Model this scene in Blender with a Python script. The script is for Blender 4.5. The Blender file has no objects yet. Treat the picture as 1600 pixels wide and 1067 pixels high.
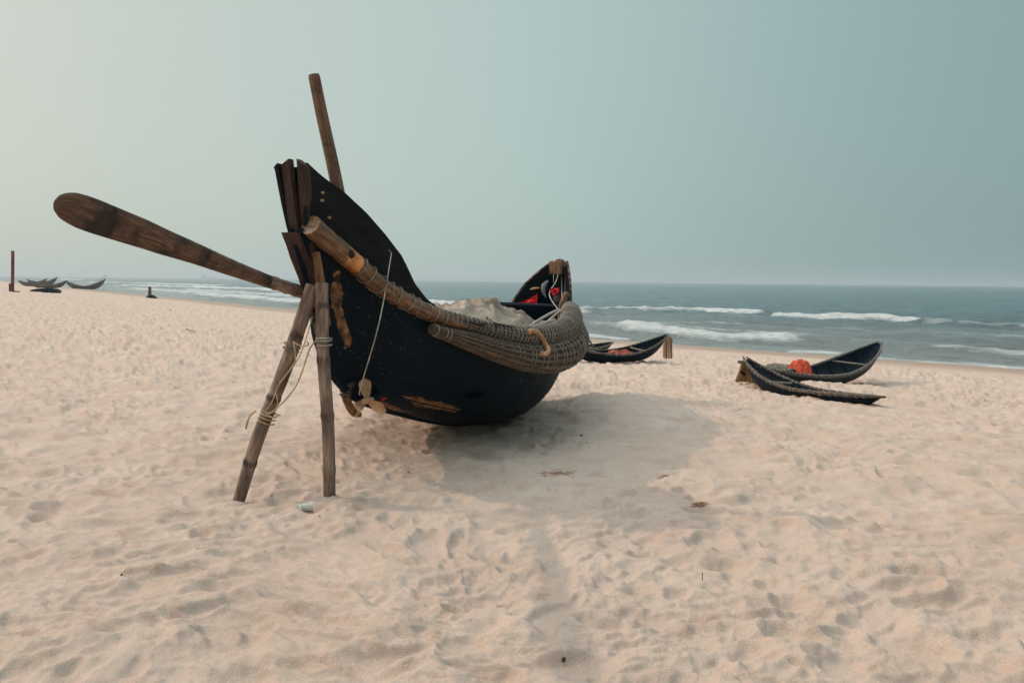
import bpy, bmesh, math, random
import numpy as np
from mathutils import Vector, Matrix, Quaternion

# ---------------------------------------------------------------- camera, sky, sun, exposure
SC = bpy.context.scene
CAM_H = 1.6; FPX = 1244.0
PITCH = math.atan(94.5/FPX); ROLL = math.atan(0.01)
cam_data = bpy.data.cameras.new('camera'); cam_data.lens = 36*FPX/1600; cam_data.sensor_width = 36
cam_data.clip_start = 0.05; cam_data.clip_end = 40000
cam = bpy.data.objects.new('camera', cam_data); SC.collection.objects.link(cam)
cam.matrix_world = Matrix.Translation((0, 0, CAM_H)) @ Matrix.Rotation(math.pi/2-PITCH, 4, 'X') @ Matrix.Rotation(ROLL, 4, 'Z')
SC.camera = cam

SUN_EL = math.radians(39); SUN_DIR = Vector((-.97*math.cos(SUN_EL), .235*math.cos(SUN_EL), math.sin(SUN_EL))).normalized()
w = bpy.data.worlds.new('World'); SC.world = w; w.use_nodes = True
nt = w.node_tree; N = nt.nodes; Lk = nt.links
for n in list(N): N.remove(n)
wo = N.new('ShaderNodeOutputWorld'); bg = N.new('ShaderNodeBackground'); Lk.new(bg.outputs[0], wo.inputs[0])
sky = N.new('ShaderNodeTexSky'); sky.sky_type = 'NISHITA'; sky.sun_disc = False
sky.sun_elevation = SUN_EL; sky.sun_rotation = math.atan2(SUN_DIR.x, SUN_DIR.y)
sky.air_density = 1.0; sky.dust_density = 6.0; sky.ozone_density = 1.0
# thin hazy overcast: the sky's colour is mostly a pale veil, brighter towards the sun
geo = N.new('ShaderNodeTexCoord')
dot = N.new('ShaderNodeVectorMath'); dot.operation = 'DOT_PRODUCT'
veil_dir = Vector((-.93, .30, .20)).normalized()
dot.inputs[1].default_value = veil_dir; Lk.new(geo.outputs['Generated'], dot.inputs[0])
mr0 = N.new('ShaderNodeMapRange'); mr0.inputs[1].default_value = -.4; mr0.inputs[2].default_value = 1.0; Lk.new(dot.outputs['Value'], mr0.inputs[0])
rmp = N.new('ShaderNodeValToRGB'); rmp.color_ramp.interpolation = 'B_SPLINE'; Lk.new(mr0.outputs[0], rmp.inputs[0])
el = rmp.color_ramp.elements
el[0].position = 0.0; el[0].color = (.18, .268, .268, 1)
el[1].position = 1.0; el[1].color = (.58, .56, .47, 1)
for p, c in ((.15, (.205, .292, .292)), (.32, (.262, .36, .352)), (.5, (.35, .455, .43)), (.66, (.395, .475, .435)), (.84, (.45, .485, .43))):
    e = el.new(p); e.color = (*c, 1)
# thin overcast is brighter overhead than near the horizon
sep = N.new('ShaderNodeSeparateXYZ'); Lk.new(geo.outputs['Generated'], sep.inputs[0])
zr = N.new('ShaderNodeMapRange'); zr.interpolation_type = 'SMOOTHSTEP'; zr.inputs[1].default_value = .36; zr.inputs[2].default_value = .90; zr.inputs[3].default_value = 0.; zr.inputs[4].default_value = 1.
Lk.new(sep.outputs['Z'], zr.inputs[0])
zc = N.new('ShaderNodeMixRGB'); zc.inputs[1].default_value = (10, 10, 10, 1); zc.inputs[2].default_value = (36.5, 33.8, 38.5, 1); Lk.new(zr.outputs[0], zc.inputs[0])
mz = N.new('ShaderNodeMixRGB'); mz.blend_type = 'MULTIPLY'; mz.inputs[0].default_value = 1; Lk.new(rmp.outputs[0], mz.inputs[1]); Lk.new(zc.outputs[0], mz.inputs[2])
mx = N.new('ShaderNodeMixRGB'); mx.inputs[0].default_value = .88
Lk.new(sky.outputs[0], mx.inputs[1]); Lk.new(mz.outputs[0], mx.inputs[2]); Lk.new(mx.outputs[0], bg.inputs[0])
bg.inputs[1].default_value = 0.118

sun_d = bpy.data.lights.new('sun', 'SUN'); sun_d.energy = 1.3; sun_d.angle = math.radians(1.0); sun_d.color = (1, .80, .64)
sun = bpy.data.objects.new('sun', sun_d); SC.collection.objects.link(sun)
sun.rotation_euler = (-SUN_DIR).to_track_quat('-Z', 'Y').to_euler()
SC.view_settings.view_transform = 'Standard'; SC.view_settings.look = 'None'
SC.view_settings.exposure = 0.15; SC.view_settings.gamma = 1
SC.render.engine = 'CYCLES'

# ---------------------------------------------------------------- helpers
random.seed(4)
def ray(px, py):
    x = (px-800)/FPX; y = -(py-533.5)/FPX
    c, s = math.cos(ROLL), math.sin(ROLL); X = x*c-y*s; Y = x*s+y*c
    cp, sp = math.cos(PITCH), math.sin(PITCH)
    return np.array([X, cp+Y*sp, -sp+Y*cp])
def at(px, py, d):                                     # world point seen in that direction at distance d along y
    r = ray(px, py); return Vector(np.array([0, 0, CAM_H])+r*(d/r[1]))
def onz(px, py, z):
    r = ray(px, py); return np.array([0, 0, CAM_H])+r*((z-CAM_H)/r[2])

def vnoise(x, y, seed=0):                              # smooth value noise, vectorised
    xi = np.floor(x).astype(np.int64); yi = np.floor(y).astype(np.int64); fx = x-xi; fy = y-yi
    fx = fx*fx*fx*(fx*(fx*6-15)+10); fy = fy*fy*fy*(fy*(fy*6-15)+10)
    def h(a, b):
        n = (a*374761393+b*668265263+seed*974711) & 0xffffffff
        n = ((n ^ (n >> 13))*1274126177) & 0xffffffff
        return ((n ^ (n >> 16)) & 0xffff)/32767.5-1
    a = h(xi, yi); b = h(xi+1, yi); c = h(xi, yi+1); d = h(xi+1, yi+1)
    return (a*(1-fx)+b*fx)*(1-fy)+(c*(1-fx)+d*fx)*fy
def fbm(x, y, oct=4, seed=0, gain=.5):
    s = 0; a = 1; t = 0
    for k in range(oct):
        s = s+a*vnoise(x+k*17.3, y-k*9.1, seed+k); t += a; a *= gain; c, q = .8, .6
        x, y = (x*c-y*q)*2.03, (x*q+y*c)*2.03
    return s/t
def sm(a, b, x):
    t = np.clip((x-a)/(b-a), 0, 1); return t*t*(3-2*t)

def shore_st(x, y):
    s = .69*x+.724*y; t = -.724*x+.69*y
    sh = .19*np.maximum(t-32, 0); sh = np.where(t > 32, sh*sm(32, 60, t), 0)
    return s-sh+.7*fbm(t/23., t*0+3.3, 2, 77), t
PS = np.array([-60, 6, 9, 12, 15, 17, 19, 22, 30, 36, 41, 60, 400.])
PZ = np.array([.0, .0, -.05, -.20, -.42, -.66, -.80, -.95, -1.40, -1.72, -2.06, -3.2, -8.])
_ss = np.linspace(-60, 400, 9201); _zz = np.interp(_ss, PS, PZ); _k = np.hanning(61); _k /= _k.sum()
_zz = np.convolve(np.pad(_zz, 30, 'edge'), _k, 'valid')
SEA_Z = -2.0
def zbase(x, y):
    s, t = shore_st(x, y)
    z = np.interp(s, _ss, _zz)
    m = sm(38, 26, s)
    z = z+m*.055*fbm(x/3.1, y/3.1, 3, 5)+m*.10*fbm(x/14., y/14., 2, 9)*sm(4, 16, np.hypot(x, y))
    g = lambda cx, cy, rx, ry, a=0: np.exp(-((((x-cx)*math.cos(a)+(y-cy)*math.sin(a))/rx)**2+((-(x-cx)*math.sin(a)+(y-cy)*math.cos(a))/ry)**2))
    z = z+.19*g(1.55, 10.0, .9, 1.5, -.1)+.025*g(-1.99, 5.71, .13, .10)+.025*g(-1.31, 5.66, .13, .10)-.05*g(-.3, 8.2, .9, 1.5, -.3)
    z = z+.12*g(5.6, 14.8, 1.5, .9, -.5)+.10*g(7.6, 15.2, 2.0, .7, -.5)+.06*g(2.2, 17.5, 2.2, 1., 0)
    return z
def hit(px, py, up=0.0):                               # where a sight line meets the beach
    r = ray(px, py); d = np.geomspace(1.5, 600, 9000)
    P = np.array([0, 0, CAM_H])[None]+r[None]*(d/r[1])[:, None]
    i = np.argmax(P[:, 2] < zbase(P[:, 0], P[:, 1])); return Vector((P[i, 0], P[i, 1], P[i, 2]+up))
def ground(x, y): return float(zbase(np.array([float(x)]), np.array([float(y)]))[0])

# ---- materials
MATS = {}
def mat(name, base, rough=.7, var=None, scale=8., stretch=(1, 1, 1), bump=0., bscale=None, coord='Object', spec=.3, mask=None, metal=0., extra=None, mstretch=(1, 1, 1)):
    """procedural material: base colour broken up by two noises, optional attribute mask to a second colour"""
    m = bpy.data.materials.new(name); m.use_nodes = True; t = m.node_tree; n = t.nodes; l = t.links
    b = n['Principled BSDF']; b.inputs['Roughness'].default_value = rough; b.inputs['Metallic'].default_value = metal
    b.inputs['Specular IOR Level'].default_value = spec
    tc = n.new('ShaderNodeTexCoord'); mp = n.new('ShaderNodeMapping'); mp.inputs['Scale'].default_value = stretch
    l.new(tc.outputs['UV' if coord == 'UV' else coord], mp.inputs[0])
    nz = n.new('ShaderNodeTexNoise'); nz.inputs['Scale'].default_value = scale; nz.inputs['Detail'].default_value = 6; nz.inputs['Roughness'].default_value = .65
    l.new(mp.outputs[0], nz.inputs['Vector'])
    cr = n.new('ShaderNodeValToRGB'); l.new(nz.outputs['Fac'], cr.inputs[0])
    var = var or (tuple(c*.6 for c in base), tuple(min(1, c*1.35) for c in base))
    e = cr.color_ramp.elements; e[0].position = .30; e[0].color = (*var[0], 1); e[1].position = .70; e[1].color = (*var[1], 1)
    k = e.new(.5); k.color = (*base, 1)
    col = cr.outputs[0]
    nz2 = n.new('ShaderNodeTexNoise'); nz2.inputs['Scale'].default_value = scale*.22; nz2.inputs['Detail'].default_value = 3
    l.new(mp.outputs[0], nz2.inputs['Vector'])
    r2 = n.new('ShaderNodeMapRange'); r2.inputs[1].default_value = .35; r2.inputs[2].default_value = .65; r2.inputs[3].default_value = .7; r2.inputs[4].default_value = 1.2
    l.new(nz2.outputs['Fac'], r2.inputs[0])
    mu = n.new('ShaderNodeMixRGB'); mu.blend_type = 'MULTIPLY'; mu.inputs[0].default_value = 1; l.new(col, mu.inputs[1]); l.new(r2.outputs[0], mu.inputs[2]); col = mu.outputs[0]
    if mask:                                            # (attribute, colour)
        for attr, c2, sc in mask:
            a = n.new('ShaderNodeAttribute'); a.attribute_name = attr
            nn = n.new('ShaderNodeTexNoise'); nn.inputs['Scale'].default_value = sc; nn.inputs['Detail'].default_value = 5; nn.inputs['Roughness'].default_value = .6
            ms = n.new('ShaderNodeMapping'); ms.inputs['Scale'].default_value = mstretch; l.new(tc.outputs['Object'], ms.inputs[0]); l.new(ms.outputs[0], nn.inputs['Vector'])
            ad = n.new('ShaderNodeMath'); ad.operation = 'ADD'; l.new(a.outputs['Fac'], ad.inputs[0]); l.new(nn.outputs['Fac'], ad.inputs[1])
            mr = n.new('ShaderNodeMapRange'); mr.inputs[1].default_value = .93 if attr == 'patch' else 1.0; mr.inputs[2].default_value = 1.12 if attr == 'patch' else 1.06; l.new(ad.outputs[0], mr.inputs[0])
            nv = n.new('ShaderNodeTexNoise'); nv.inputs['Scale'].default_value = sc*1.7; nv.inputs['Detail'].default_value = 6
            l.new(tc.outputs['Object'], nv.inputs['Vector'])
            rr = n.new('ShaderNodeMapRange'); rr.inputs[1].default_value = .3; rr.inputs[2].default_value = .7; rr.inputs[3].default_value = .2; rr.inputs[4].default_value = 1.6
            l.new(nv.outputs['Fac'], rr.inputs[0])
            m3 = n.new('ShaderNodeMixRGB'); m3.blend_type = 'MULTIPLY'; m3.inputs[0].default_value = 1; m3.inputs[1].default_value = (*c2, 1); l.new(rr.outputs[0], m3.inputs[2])
            m2 = n.new('ShaderNodeMixRGB'); l.new(mr.outputs[0], m2.inputs[0]); l.new(col, m2.inputs[1]); l.new(m3.outputs[0], m2.inputs[2]); col = m2.outputs[0]
    l.new(col, b.inputs['Base Color'])
    if bump:
        bz = n.new('ShaderNodeTexNoise'); bz.inputs['Scale'].default_value = bscale or scale*2; bz.inputs['Detail'].default_value = 6
        l.new(mp.outputs[0], bz.inputs['Vector'])
        bp = n.new('ShaderNodeBump'); bp.inputs['Strength'].default_value = 1.0; bp.inputs['Distance'].default_value = bump
        l.new(bz.outputs['Fac'], bp.inputs['Height']); l.new(bp.outputs[0], b.inputs['Normal'])
    MATS[name] = m; return m

TAR = (.0008, .0065, .0130)
mat('tar', TAR, .55, ((.0005, .0055, .011), (.0018, .0085, .0155)), 6, bump=.004, bscale=25, spec=.10,
    mask=[('worn', (.22, .11, .052), 9), ('scuff', (.10, .10, .095), 45)], mstretch=(1.1, .45, 1.1))
mat('tar_inside', (.001, .006, .011), .9, None, 8, bump=.003, spec=.08)
mat('dark_plank', (.0095, .0085, .009), .7, ((.002, .006, .009), (.015, .011, .011)), 7, (9, 1, 9), .003, 18, mask=[('worn', (.17, .085, .045), 12)], spec=.12)
mat('post_wood', (.045, .020, .013), .7, ((.014, .009, .008), (.085, .038, .024)), 8, (9, 9, 1), .004, 20)
mat('worn_wood', (.20, .10, .05), .75, ((.05, .025, .015), (.34, .18, .09)), 6, (5, 5, 1), .004, 20)
mat('bamboo_grey', (.215, .135, .095), .6, ((.085, .055, .04), (.37, .26, .19)), 3.0, (1.4, 2.2, 1), .0008, 10, 'UV', mask=[('patch', (.07, .042, .03), 9)], mstretch=(1.4, 1.4, .35))
mat('bamboo_rail', (.15, .078, .040), .5, ((.035, .020, .014), (.33, .17, .08)), 4.5, (1.3, 3, 1), .0015, 10, 'UV', mask=[('worn', (.42, .17, .05), 7), ('knot', (.012, .008, .006), 3)])
mat('fender_bamboo', (.092, .060, .040), .75, ((.03, .021, .016), (.23, .15, .10)), 3., (1.2, 26, 1), .0025, 8, 'UV')
mat('fender_grey', (.11, .082, .062), .8, ((.05, .042, .036), (.25, .20, .16)), 3., (3, 22, 1), .003, 8, 'UV')
mat('cord', (.23, .19, .15), .8, None, 40)
mat('line', (.5, .46, .40), .8, None, 40)
mat('rope_tan', (.40, .27, .16), .85, None, 60, bump=.002)
mat('rope_grey', (.34, .30, .25), .85, None, 60, bump=.002)
mat('rope_dark', (.035, .028, .022), .85, None, 60)
mat('oar_wood', (.125, .062, .036), .6, ((.028, .017, .013), (.26, .145, .08)), 3., (2.2, 14, 1), .0015, 9, 'UV', mask=[('patch', (.022, .014, .010), 5)])
mat('spar_wood', (.15, .075, .042), .65, ((.04, .022, .015), (.24, .125, .07)), 3., (1.5, 10, 1), .0015, 9, 'UV', mask=[('patch', (.02, .012, .01), 7)])
mat('tarp', (.34, .25, .185), .9, ((.23, .165, .125), (.45, .345, .27)), 3.5, bump=.004, bscale=9)
mat('red_cloth', (.55, .012, .02), .8, ((.32, .008, .014), (.8, .03, .03)), 14, bump=.004)
mat('orange_cloth', (.55, .065, .03), .85, ((.30, .03, .02), (.72, .13, .05)), 14, bump=.01)
mat('net_orange', (.42, .10, .065), .9, ((.18, .04, .03), (.62, .2, .13)), 30, bump=.01)
mat('hose', (.52, .25, .11), .5, None, 6)
mat('brass', (.44, .265, .14), .55, ((.26, .14, .07), (.58, .38, .22)), 9, bump=.002, spec=.4)
mat('grey_metal', (.10, .11, .11), .5, None, 12)
mat('plank_tan', (.36, .20, .09), .7, ((.2, .10, .045), (.5, .31, .15)), 5, (10, 10, 1), .002, 20)
mat('plank_grey', (.22, .18, .14), .8, ((.11, .09, .07), (.33, .28, .22)), 6, (8, 8, 1), .002, 20)
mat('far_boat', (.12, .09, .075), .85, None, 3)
mat('red_post', (.19, .03, .04), .7, None, 2)
mat('red_stake', (.13, .045, .04), .8)
mat('chip', (.028, .016, .012), .8, None, 40)
mat('weed', (.30, .15, .075), .9, ((.14, .07, .04), (.4, .22, .12)), 60)
mat('ship_grey', (.20, .22, .24), .8, None, .1)
mp_ = bpy.data.materials.new('clear_plastic'); mp_.use_nodes = True; b_ = mp_.node_tree.nodes['Principled BSDF']
b_.inputs['Base Color'].default_value = (.8, .78, .74, 1); b_.inputs['Roughness'].default_value = .12; b_.inputs['Transmission Weight'].default_value = .6; b_.inputs['IOR'].default_value = 1.3
MATS['clear_plastic'] = mp_

# ---- mesh building
class MB:
    def __init__(s): s.v = []; s.f = []; s.uv = []; s.at = {}
    def add(s, verts, faces, uvs=None):
        o = len(s.v); s.v += [tuple(p) for p in verts]
        for i, f in enumerate(faces):
            s.f.append([k+o for k in f]); s.uv.append(uvs[i] if uvs else [(0, 0)]*len(f))
    def box(s, c, size, rot=None, taper=1.):
        c = Vector(c); hx, hy, hz = [q/2 for q in size]; R = rot or Matrix.Identity(3); b = min(size)*.12
        bm = bmesh.new(); bmesh.ops.create_cube(bm, size=1)
        for v in bm.verts:
            k = taper if v.co.z > 0 else 1; v.co = Vector((v.co.x*size[0]*k, v.co.y*size[1]*k, v.co.z*size[2]))
        bmesh.ops.bevel(bm, geom=list(bm.edges), offset=b, segments=1, affect='EDGES')
        bm.verts.ensure_lookup_table()
        s.add([c+R@v.co for v in bm.verts], [[v.index for v in f.verts] for f in bm.faces]); bm.free()
    def sweep(s, pts, rad, n=12, ry=None, up=None, prof=None, caps=True, twist=0., sub=1, uscale=1.):
        P = smooth_path(pts, sub) if sub > 1 else [Vector(p) for p in pts]
        m = len(P)
        def res(a):
            if a is None: return None
            if np.isscalar(a): return np.full(m, float(a))
            return np.interp(np.linspace(0, 1, m), np.linspace(0, 1, len(a)), a)
        rx = res(rad); ryy = res(ry) if ry is not None else rx
        T = [(P[min(i+1, m-1)]-P[max(i-1, 0)]).normalized() for i in range(m)]
        if up is None:
            u0 = Vector((0, 0, 1)) if abs(T[0].z) < .9 else Vector((1, 0, 0))
        else: u0 = Vector(up)
        nrm = (u0-T[0]*u0.dot(T[0])).normalized(); V = []; dist = 0; ds = []
        for i in range(m):
            if up is not None: nrm = (u0-T[i]*u0.dot(T[i])).normalized()
            else: nrm = (nrm-T[i]*nrm.dot(T[i])).normalized()
            bn = T[i].cross(nrm)
            if i: dist += (P[i]-P[i-1]).length
            ds.append(dist)
            for j in range(n):
                a = 2*math.pi*j/n; k = prof(a, dist) if prof else 1.
                aa = a+twist*dist
                V.append(P[i]+bn*(math.cos(aa)*rx[i]*k)+nrm*(math.sin(aa)*ryy[i]*k))
        F = []; U = []
        for i in range(m-1):
            for j in range(n):
                j2 = (j+1) % n; F.append([i*n+j, i*n+j2, (i+1)*n+j2, (i+1)*n+j])
                c0, c1 = j/n*uscale, (j+1)/n*uscale; U.append([(ds[i], c0), (ds[i], c1), (ds[i+1], c1), (ds[i+1], c0)])
        if caps:
            for i, fl in ((0, True), (m-1, False)):
                ring = [i*n+j for j in range(n)]; F.append(ring[::-1] if fl else ring); U.append([(ds[i]+.3*math.cos(2*math.pi*j/n), .3*math.sin(2*math.pi*j/n)) for j in range(n)])
        s.add(V, F, U)
    def build(s, name, m, parent=None, loc=None, smooth=True, sharp=40):
        me = bpy.data.meshes.new(name)
        me.from_pydata(s.v, [], s.f); uvl = me.uv_layers.new(name='UVMap')
        uvl.data.foreach_set('uv', np.array([q for f in s.uv for q in f], dtype=np.float32).ravel())
        for k, a in s.at.items():
            x = me.attributes.new(k, 'FLOAT', 'POINT'); x.data.foreach_set('value', np.asarray(a, dtype=np.float32))
        if m in ('bamboo_grey', 'oar_wood', 'spar_wood') and 'patch' not in s.at:
            x = me.attributes.new('patch', 'FLOAT', 'POINT'); x.data.foreach_set('value', np.full(len(s.v), {'bamboo_grey': .44, 'oar_wood': .47, 'spar_wood': .42}[m], dtype=np.float32))
        me.materials.append(MATS[m] if isinstance(m, str) else m)
        if smooth:
            me.polygons.foreach_set('use_smooth', [True]*len(me.polygons)); me.set_sharp_from_angle(angle=math.radians(sharp))
        o = bpy.data.objects.new(name, me); SC.collection.objects.link(o)
        if parent: o.parent = parent
        if loc is not None: o.location = loc
        return o
def smooth_path(pts, sub):
    P = [Vector(p) for p in pts]; out = []
    for i in range(len(P)-1):
        a, b, c, d = P[max(i-1, 0)], P[i], P[i+1], P[min(i+2, len(P)-1)]
        for k in range(sub):
            t = k/sub; out.append(.5*((2*b)+(c-a)*t+(2*a-5*b+4*c-d)*t*t+(3*b-a-3*c+d)*t**3))
    out.append(P[-1]); return out
def empty(name, label, cat, loc=(0, 0, 0), rz=0, group=None, rot=None):
    o = bpy.data.objects.new(name, None); SC.collection.objects.link(o); o.location = loc
    o.rotation_euler = rot if rot else (0, 0, rz); o.empty_display_size = .2
    return tag(o, label, cat, group)
def tag(o, label, cat, group=None):
    o['label'] = label; o['category'] = cat
    if group: o['group'] = group
    return o
def rebase(o, p):                                       # put a single mesh's origin at a base point
    p = Vector(p); o.data.transform(Matrix.Translation(-p)); o.location = p; return o
def add_cord(mb, pts, r, n=6, sub=4): mb.sweep(pts, r, n, sub=sub)
def frames(P):
    T = [(P[min(i+1, len(P)-1)]-P[max(i-1, 0)]).normalized() for i in range(len(P))]; return T
def winding(path, rad, pitch, r, start=0., end=1., jitter=.0, slack=1.02, ringed=True):
    """a cord wound round a path: list of points (near-rings joined by short runs)"""
    P = path; m = len(P); L = [0]
    for i in range(1, m): L.append(L[-1]+(P[i]-P[i-1]).length)
    tot = L[-1]; T = frames(P); out = []
    n0 = Vector((0, 0, 1)); nr = []; nn = (n0-T[0]*n0.dot(T[0])).normalized()
    for i in range(m): nn = (nn-T[i]*nn.dot(T[i])).normalized(); nr.append(nn.copy())
    turns = int((end-start)*tot/pitch)
    for k in range(turns):
        slack = 1.025+random.random()*.035
        off = random.uniform(-jitter, jitter)*pitch; tilt = random.uniform(-1, 1)*jitter*pitch
        for j in range(16):
            f = j/16; adv = (max(0, f-.8)/.2 if ringed else f)
            d = start*tot+(k+adv)*pitch+off*(1-adv)+tilt*math.sin(2*math.pi*f)
            d = min(max(d, 0), tot-1e-4); i = min(np.searchsorted(L, d, 'right')-1, m-2); q = (d-L[i])/(L[i+1]-L[i])
            c = P[i].lerp(P[i+1], q); n_ = nr[i].lerp(nr[i+1], q).normalized(); b_ = T[i].lerp(T[i+1], q).cross(n_).normalized()
            R = (np.interp(d/tot, np.linspace(0, 1, len(rad)), rad)+r*.3)*slack; a = 2*math.pi*f-math.pi/2
            out.append(c+b_*(R*math.cos(a))+n_*(R*math.sin(a)))
    return out

# ================================================================ THE BEACH
def make_tile(S=12., n=1300, seed=3):
    rng = np.random.default_rng(seed); px = S/n
    fx = np.fft.fftfreq(n, px); kx, ky = np.meshgrid(fx, fx, indexing='ij'); k = np.hypot(kx, ky)+1e-6
    def band(lo, hi, p, sd, an=1.):
        r = np.random.default_rng(sd); w_ = np.fft.fft2(r.standard_normal((n, n)))
        kk = np.hypot(kx*an, ky)+1e-6
        amp = np.exp(-(lo/kk)**4)*np.exp(-(kk/hi)**2)*kk**(-p); z = np.real(np.fft.ifft2(w_*amp)); return z/z.std()
    gi = np.arange(n)*px; GX, GY = np.meshgrid(gi, gi, indexing='ij')
    def bowls(cx, cy, D, spread, soft, sd, warp):
        """trampled dry sand: overlapping rounded hollows with crests between them (periodic)"""
        nx, ny = int(round(S/cx)), int(round(S/cy)); r_ = np.random.default_rng(sd)
        jx, jy = r_.uniform(.0, 1., (nx, ny)), r_.uniform(.0, 1., (nx, ny)); zi = r_.uniform(-1, 1, (nx, ny))*spread; di = D*r_.uniform(.45, 1.7, (nx, ny)); an = r_.uniform(-.5, .5, (nx, ny)); el_ = r_.uniform(.75, 1.35, (nx, ny))
        wx = warp*band(1/cx*.35, 1/cx*1.1, .6, sd+50); wy = warp*.6*band(1/cx*.35, 1/cx*1.1, .6, sd+51)
        X = (GX+wx)/S*nx; Y = (GY+wy)/S*ny; I = np.floor(X).astype(int); J = np.floor(Y).astype(int); acc = np.zeros((n, n))
        for a in (-1, 0, 1, 2) if False else (-1, 0, 1):
            for b in (-2, -1, 0, 1, 2):
                ii, jj = (I+a) % nx, (J+b) % ny; dx = X-(I+a+jx[ii, jj]); dy = Y-(J+b+jy[ii, jj]); t = an[ii, jj]; e_ = el_[ii, jj]
                u = (dx*np.cos(t)+dy*np.sin(t))/e_; v = (-dx*np.sin(t)+dy*np.cos(t))*e_
                acc += np.exp(-(zi[ii, jj]+di[ii, jj]*(u*u+v*v))/soft)
        return -soft*np.log(acc+1e-12)
    m1 = sm(-.9, .9, band(.3, 1.2, 1.0, 70))
    h = .013*band(.5, 3., 1.6, 1)+bowls(.31, .18, .17, .020, .0016, 21, .035)*(.55+.45*m1)+bowls(.15, .085, .075, .009, .0009, 22, .018)*(.9-.35*m1)+bowls(.07, .045, .022, .003, .0005, 23, .01)*.7
    h += .0025*band(3, 9, .6, 19, 1.6)
    xs = (np.arange(n)+.5)*px
    def stamp(cx, cy, ang, a, b, depth, rim, hard):
        R = max(a, b)*2.0; m = int(R/px)+1; ci, cj = int(cx/px), int(cy/px)
        I = np.arange(ci-m, ci+m+1); J = np.arange(cj-m, cj+m+1)
        X = (I*px-cx)[:, None]; Y = (J*px-cy)[None, :]
        u = (X*math.cos(ang)+Y*math.sin(ang))/a; v = (-X*math.sin(ang)+Y*math.cos(ang))/b
        v = v*(1+.25*u); r = np.sqrt(u*u+v*v)*(1+.10*np.sin(3*np.arctan2(v, u)+ang*7)+.07*np.sin(5*np.arctan2(v, u)+ang*13))
        ix = np.ix_(I % n, J % n); loc = h[ix]; base = np.median(loc)
        msk = 1/(1+np.exp(np.clip((r-1)*hard, -30, 30)))
        floor = base-depth*(1-.35*np.clip(r, 0, 1)**2)+.25*depth*u
        loc = loc*(1-msk*.9)+floor*msk*.9+rim*np.exp(-((r-1.22)/.2)**2)*(.6+.4*np.sin(np.arctan2(v, u)+ang*3))
        h[ix] = loc
    for i in range(420):
        stamp(rng.uniform(0, S), rng.uniform(0, S), rng.uniform(0, 2*math.pi) if rng.random() < .4 else rng.normal(.25, .5), rng.uniform(.07, .22), rng.uniform(.04, .11), rng.uniform(.012, .042), rng.uniform(.003, .014), rng.uniform(6, 20))
    # wind-softened small ripples, then smaller crisp marks
    h = np.real(np.fft.ifft2(np.fft.fft2(h)*np.exp(-(k/45.)**2)))
    for i in range(900):
        stamp(rng.uniform(0, S), rng.uniform(0, S), rng.normal(.15, .55), rng.uniform(.03, .09), rng.uniform(.014, .035), rng.uniform(.004, .010), rng.uniform(.001, .003), 9)
    h = np.real(np.fft.ifft2(np.fft.fft2(h)*np.exp(-(k/60.)**2)))
    h += .0011*band(5, 30, .6, 8)
    return h-h.mean()
TILE_S = 12.; TILE = make_tile(); TN = TILE.shape[0]
def tile_at(x, y):
    u = (x/TILE_S % 1)*TN; v = (y/TILE_S % 1)*TN; i = np.floor(u).astype(int); j = np.floor(v).astype(int); a = u-i; b = v-j
    i %= TN; j %= TN; i2 = (i+1) % TN; j2 = (j+1) % TN
    return (TILE[i, j]*(1-a)+TILE[i2, j]*a)*(1-b)+(TILE[i, j2]*(1-a)+TILE[i2, j2]*a)*b
def detail(x, y):
    s, t = shore_st(x, y); wx = .35*fbm(x/1.9, y/1.9, 2, 31); wy = .35*fbm(x/1.9, y/1.9, 2, 32)
    c, q = math.cos(.22), math.sin(.22)
    near = tile_at(x+wx, y+wy); far = tile_at((x*c-y*q)*.83+5+wx, (x*q+y*c)*.83+2+wy)
    wgt = sm(-.15, .15, vnoise(x/4.7, y/4.7, 61))
    d = near*wgt+far*(1-wgt)
    calm = 1.06*(1+.55*sm(7, 22, np.hypot(x, y)))+0*sm(-.4, .25, fbm(x/2.6, y/2.6, 2, 41))
    return d*calm*sm(33, 27, s)
def radial_mesh(name, ds, th, zf, matname, close=False, attrs=None):
    D, TH = np.meshgrid(ds, th, indexing='ij'); X = D*np.sin(TH); Y = D*np.cos(TH)
    Z = zf(X, Y); nr, nc = X.shape
    V = np.stack([X, Y, Z], -1).reshape(-1, 3).astype(np.float32)
    idx = np.arange(nr*nc).reshape(nr, nc)
    if close: a = idx[:-1]; b = idx[1:]; a2 = np.roll(a, -1, 1); b2 = np.roll(b, -1, 1)
    else: a = idx[:-1, :-1]; a2 = idx[:-1, 1:]; b = idx[1:, :-1]; b2 = idx[1:, 1:]
    Fq = np.stack([a, b, b2, a2], -1).reshape(-1, 4)[:, ::-1]
    me = bpy.data.meshes.new(name); me.vertices.add(len(V)); me.vertices.foreach_set('co', V.ravel())
    me.loops.add(Fq.size); me.loops.foreach_set('vertex_index', Fq.ravel().astype(np.int32))
    me.polygons.add(len(Fq)); me.polygons.foreach_set('loop_start', np.arange(0, Fq.size, 4, dtype=np.int32))
    me.polygons.foreach_set('use_smooth', np.ones(len(Fq), bool)); me.update(calc_edges=True)
    for k, f in (attrs or {}).items():
        at_ = me.attributes.new(k, 'FLOAT', 'POINT'); at_.data.foreach_set('value', f(X, Y).ravel().astype(np.float32))
    me.materials.append(MATS[matname]); o = bpy.data.objects.new(name, me); SC.collection.objects.link(o); return o

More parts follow.
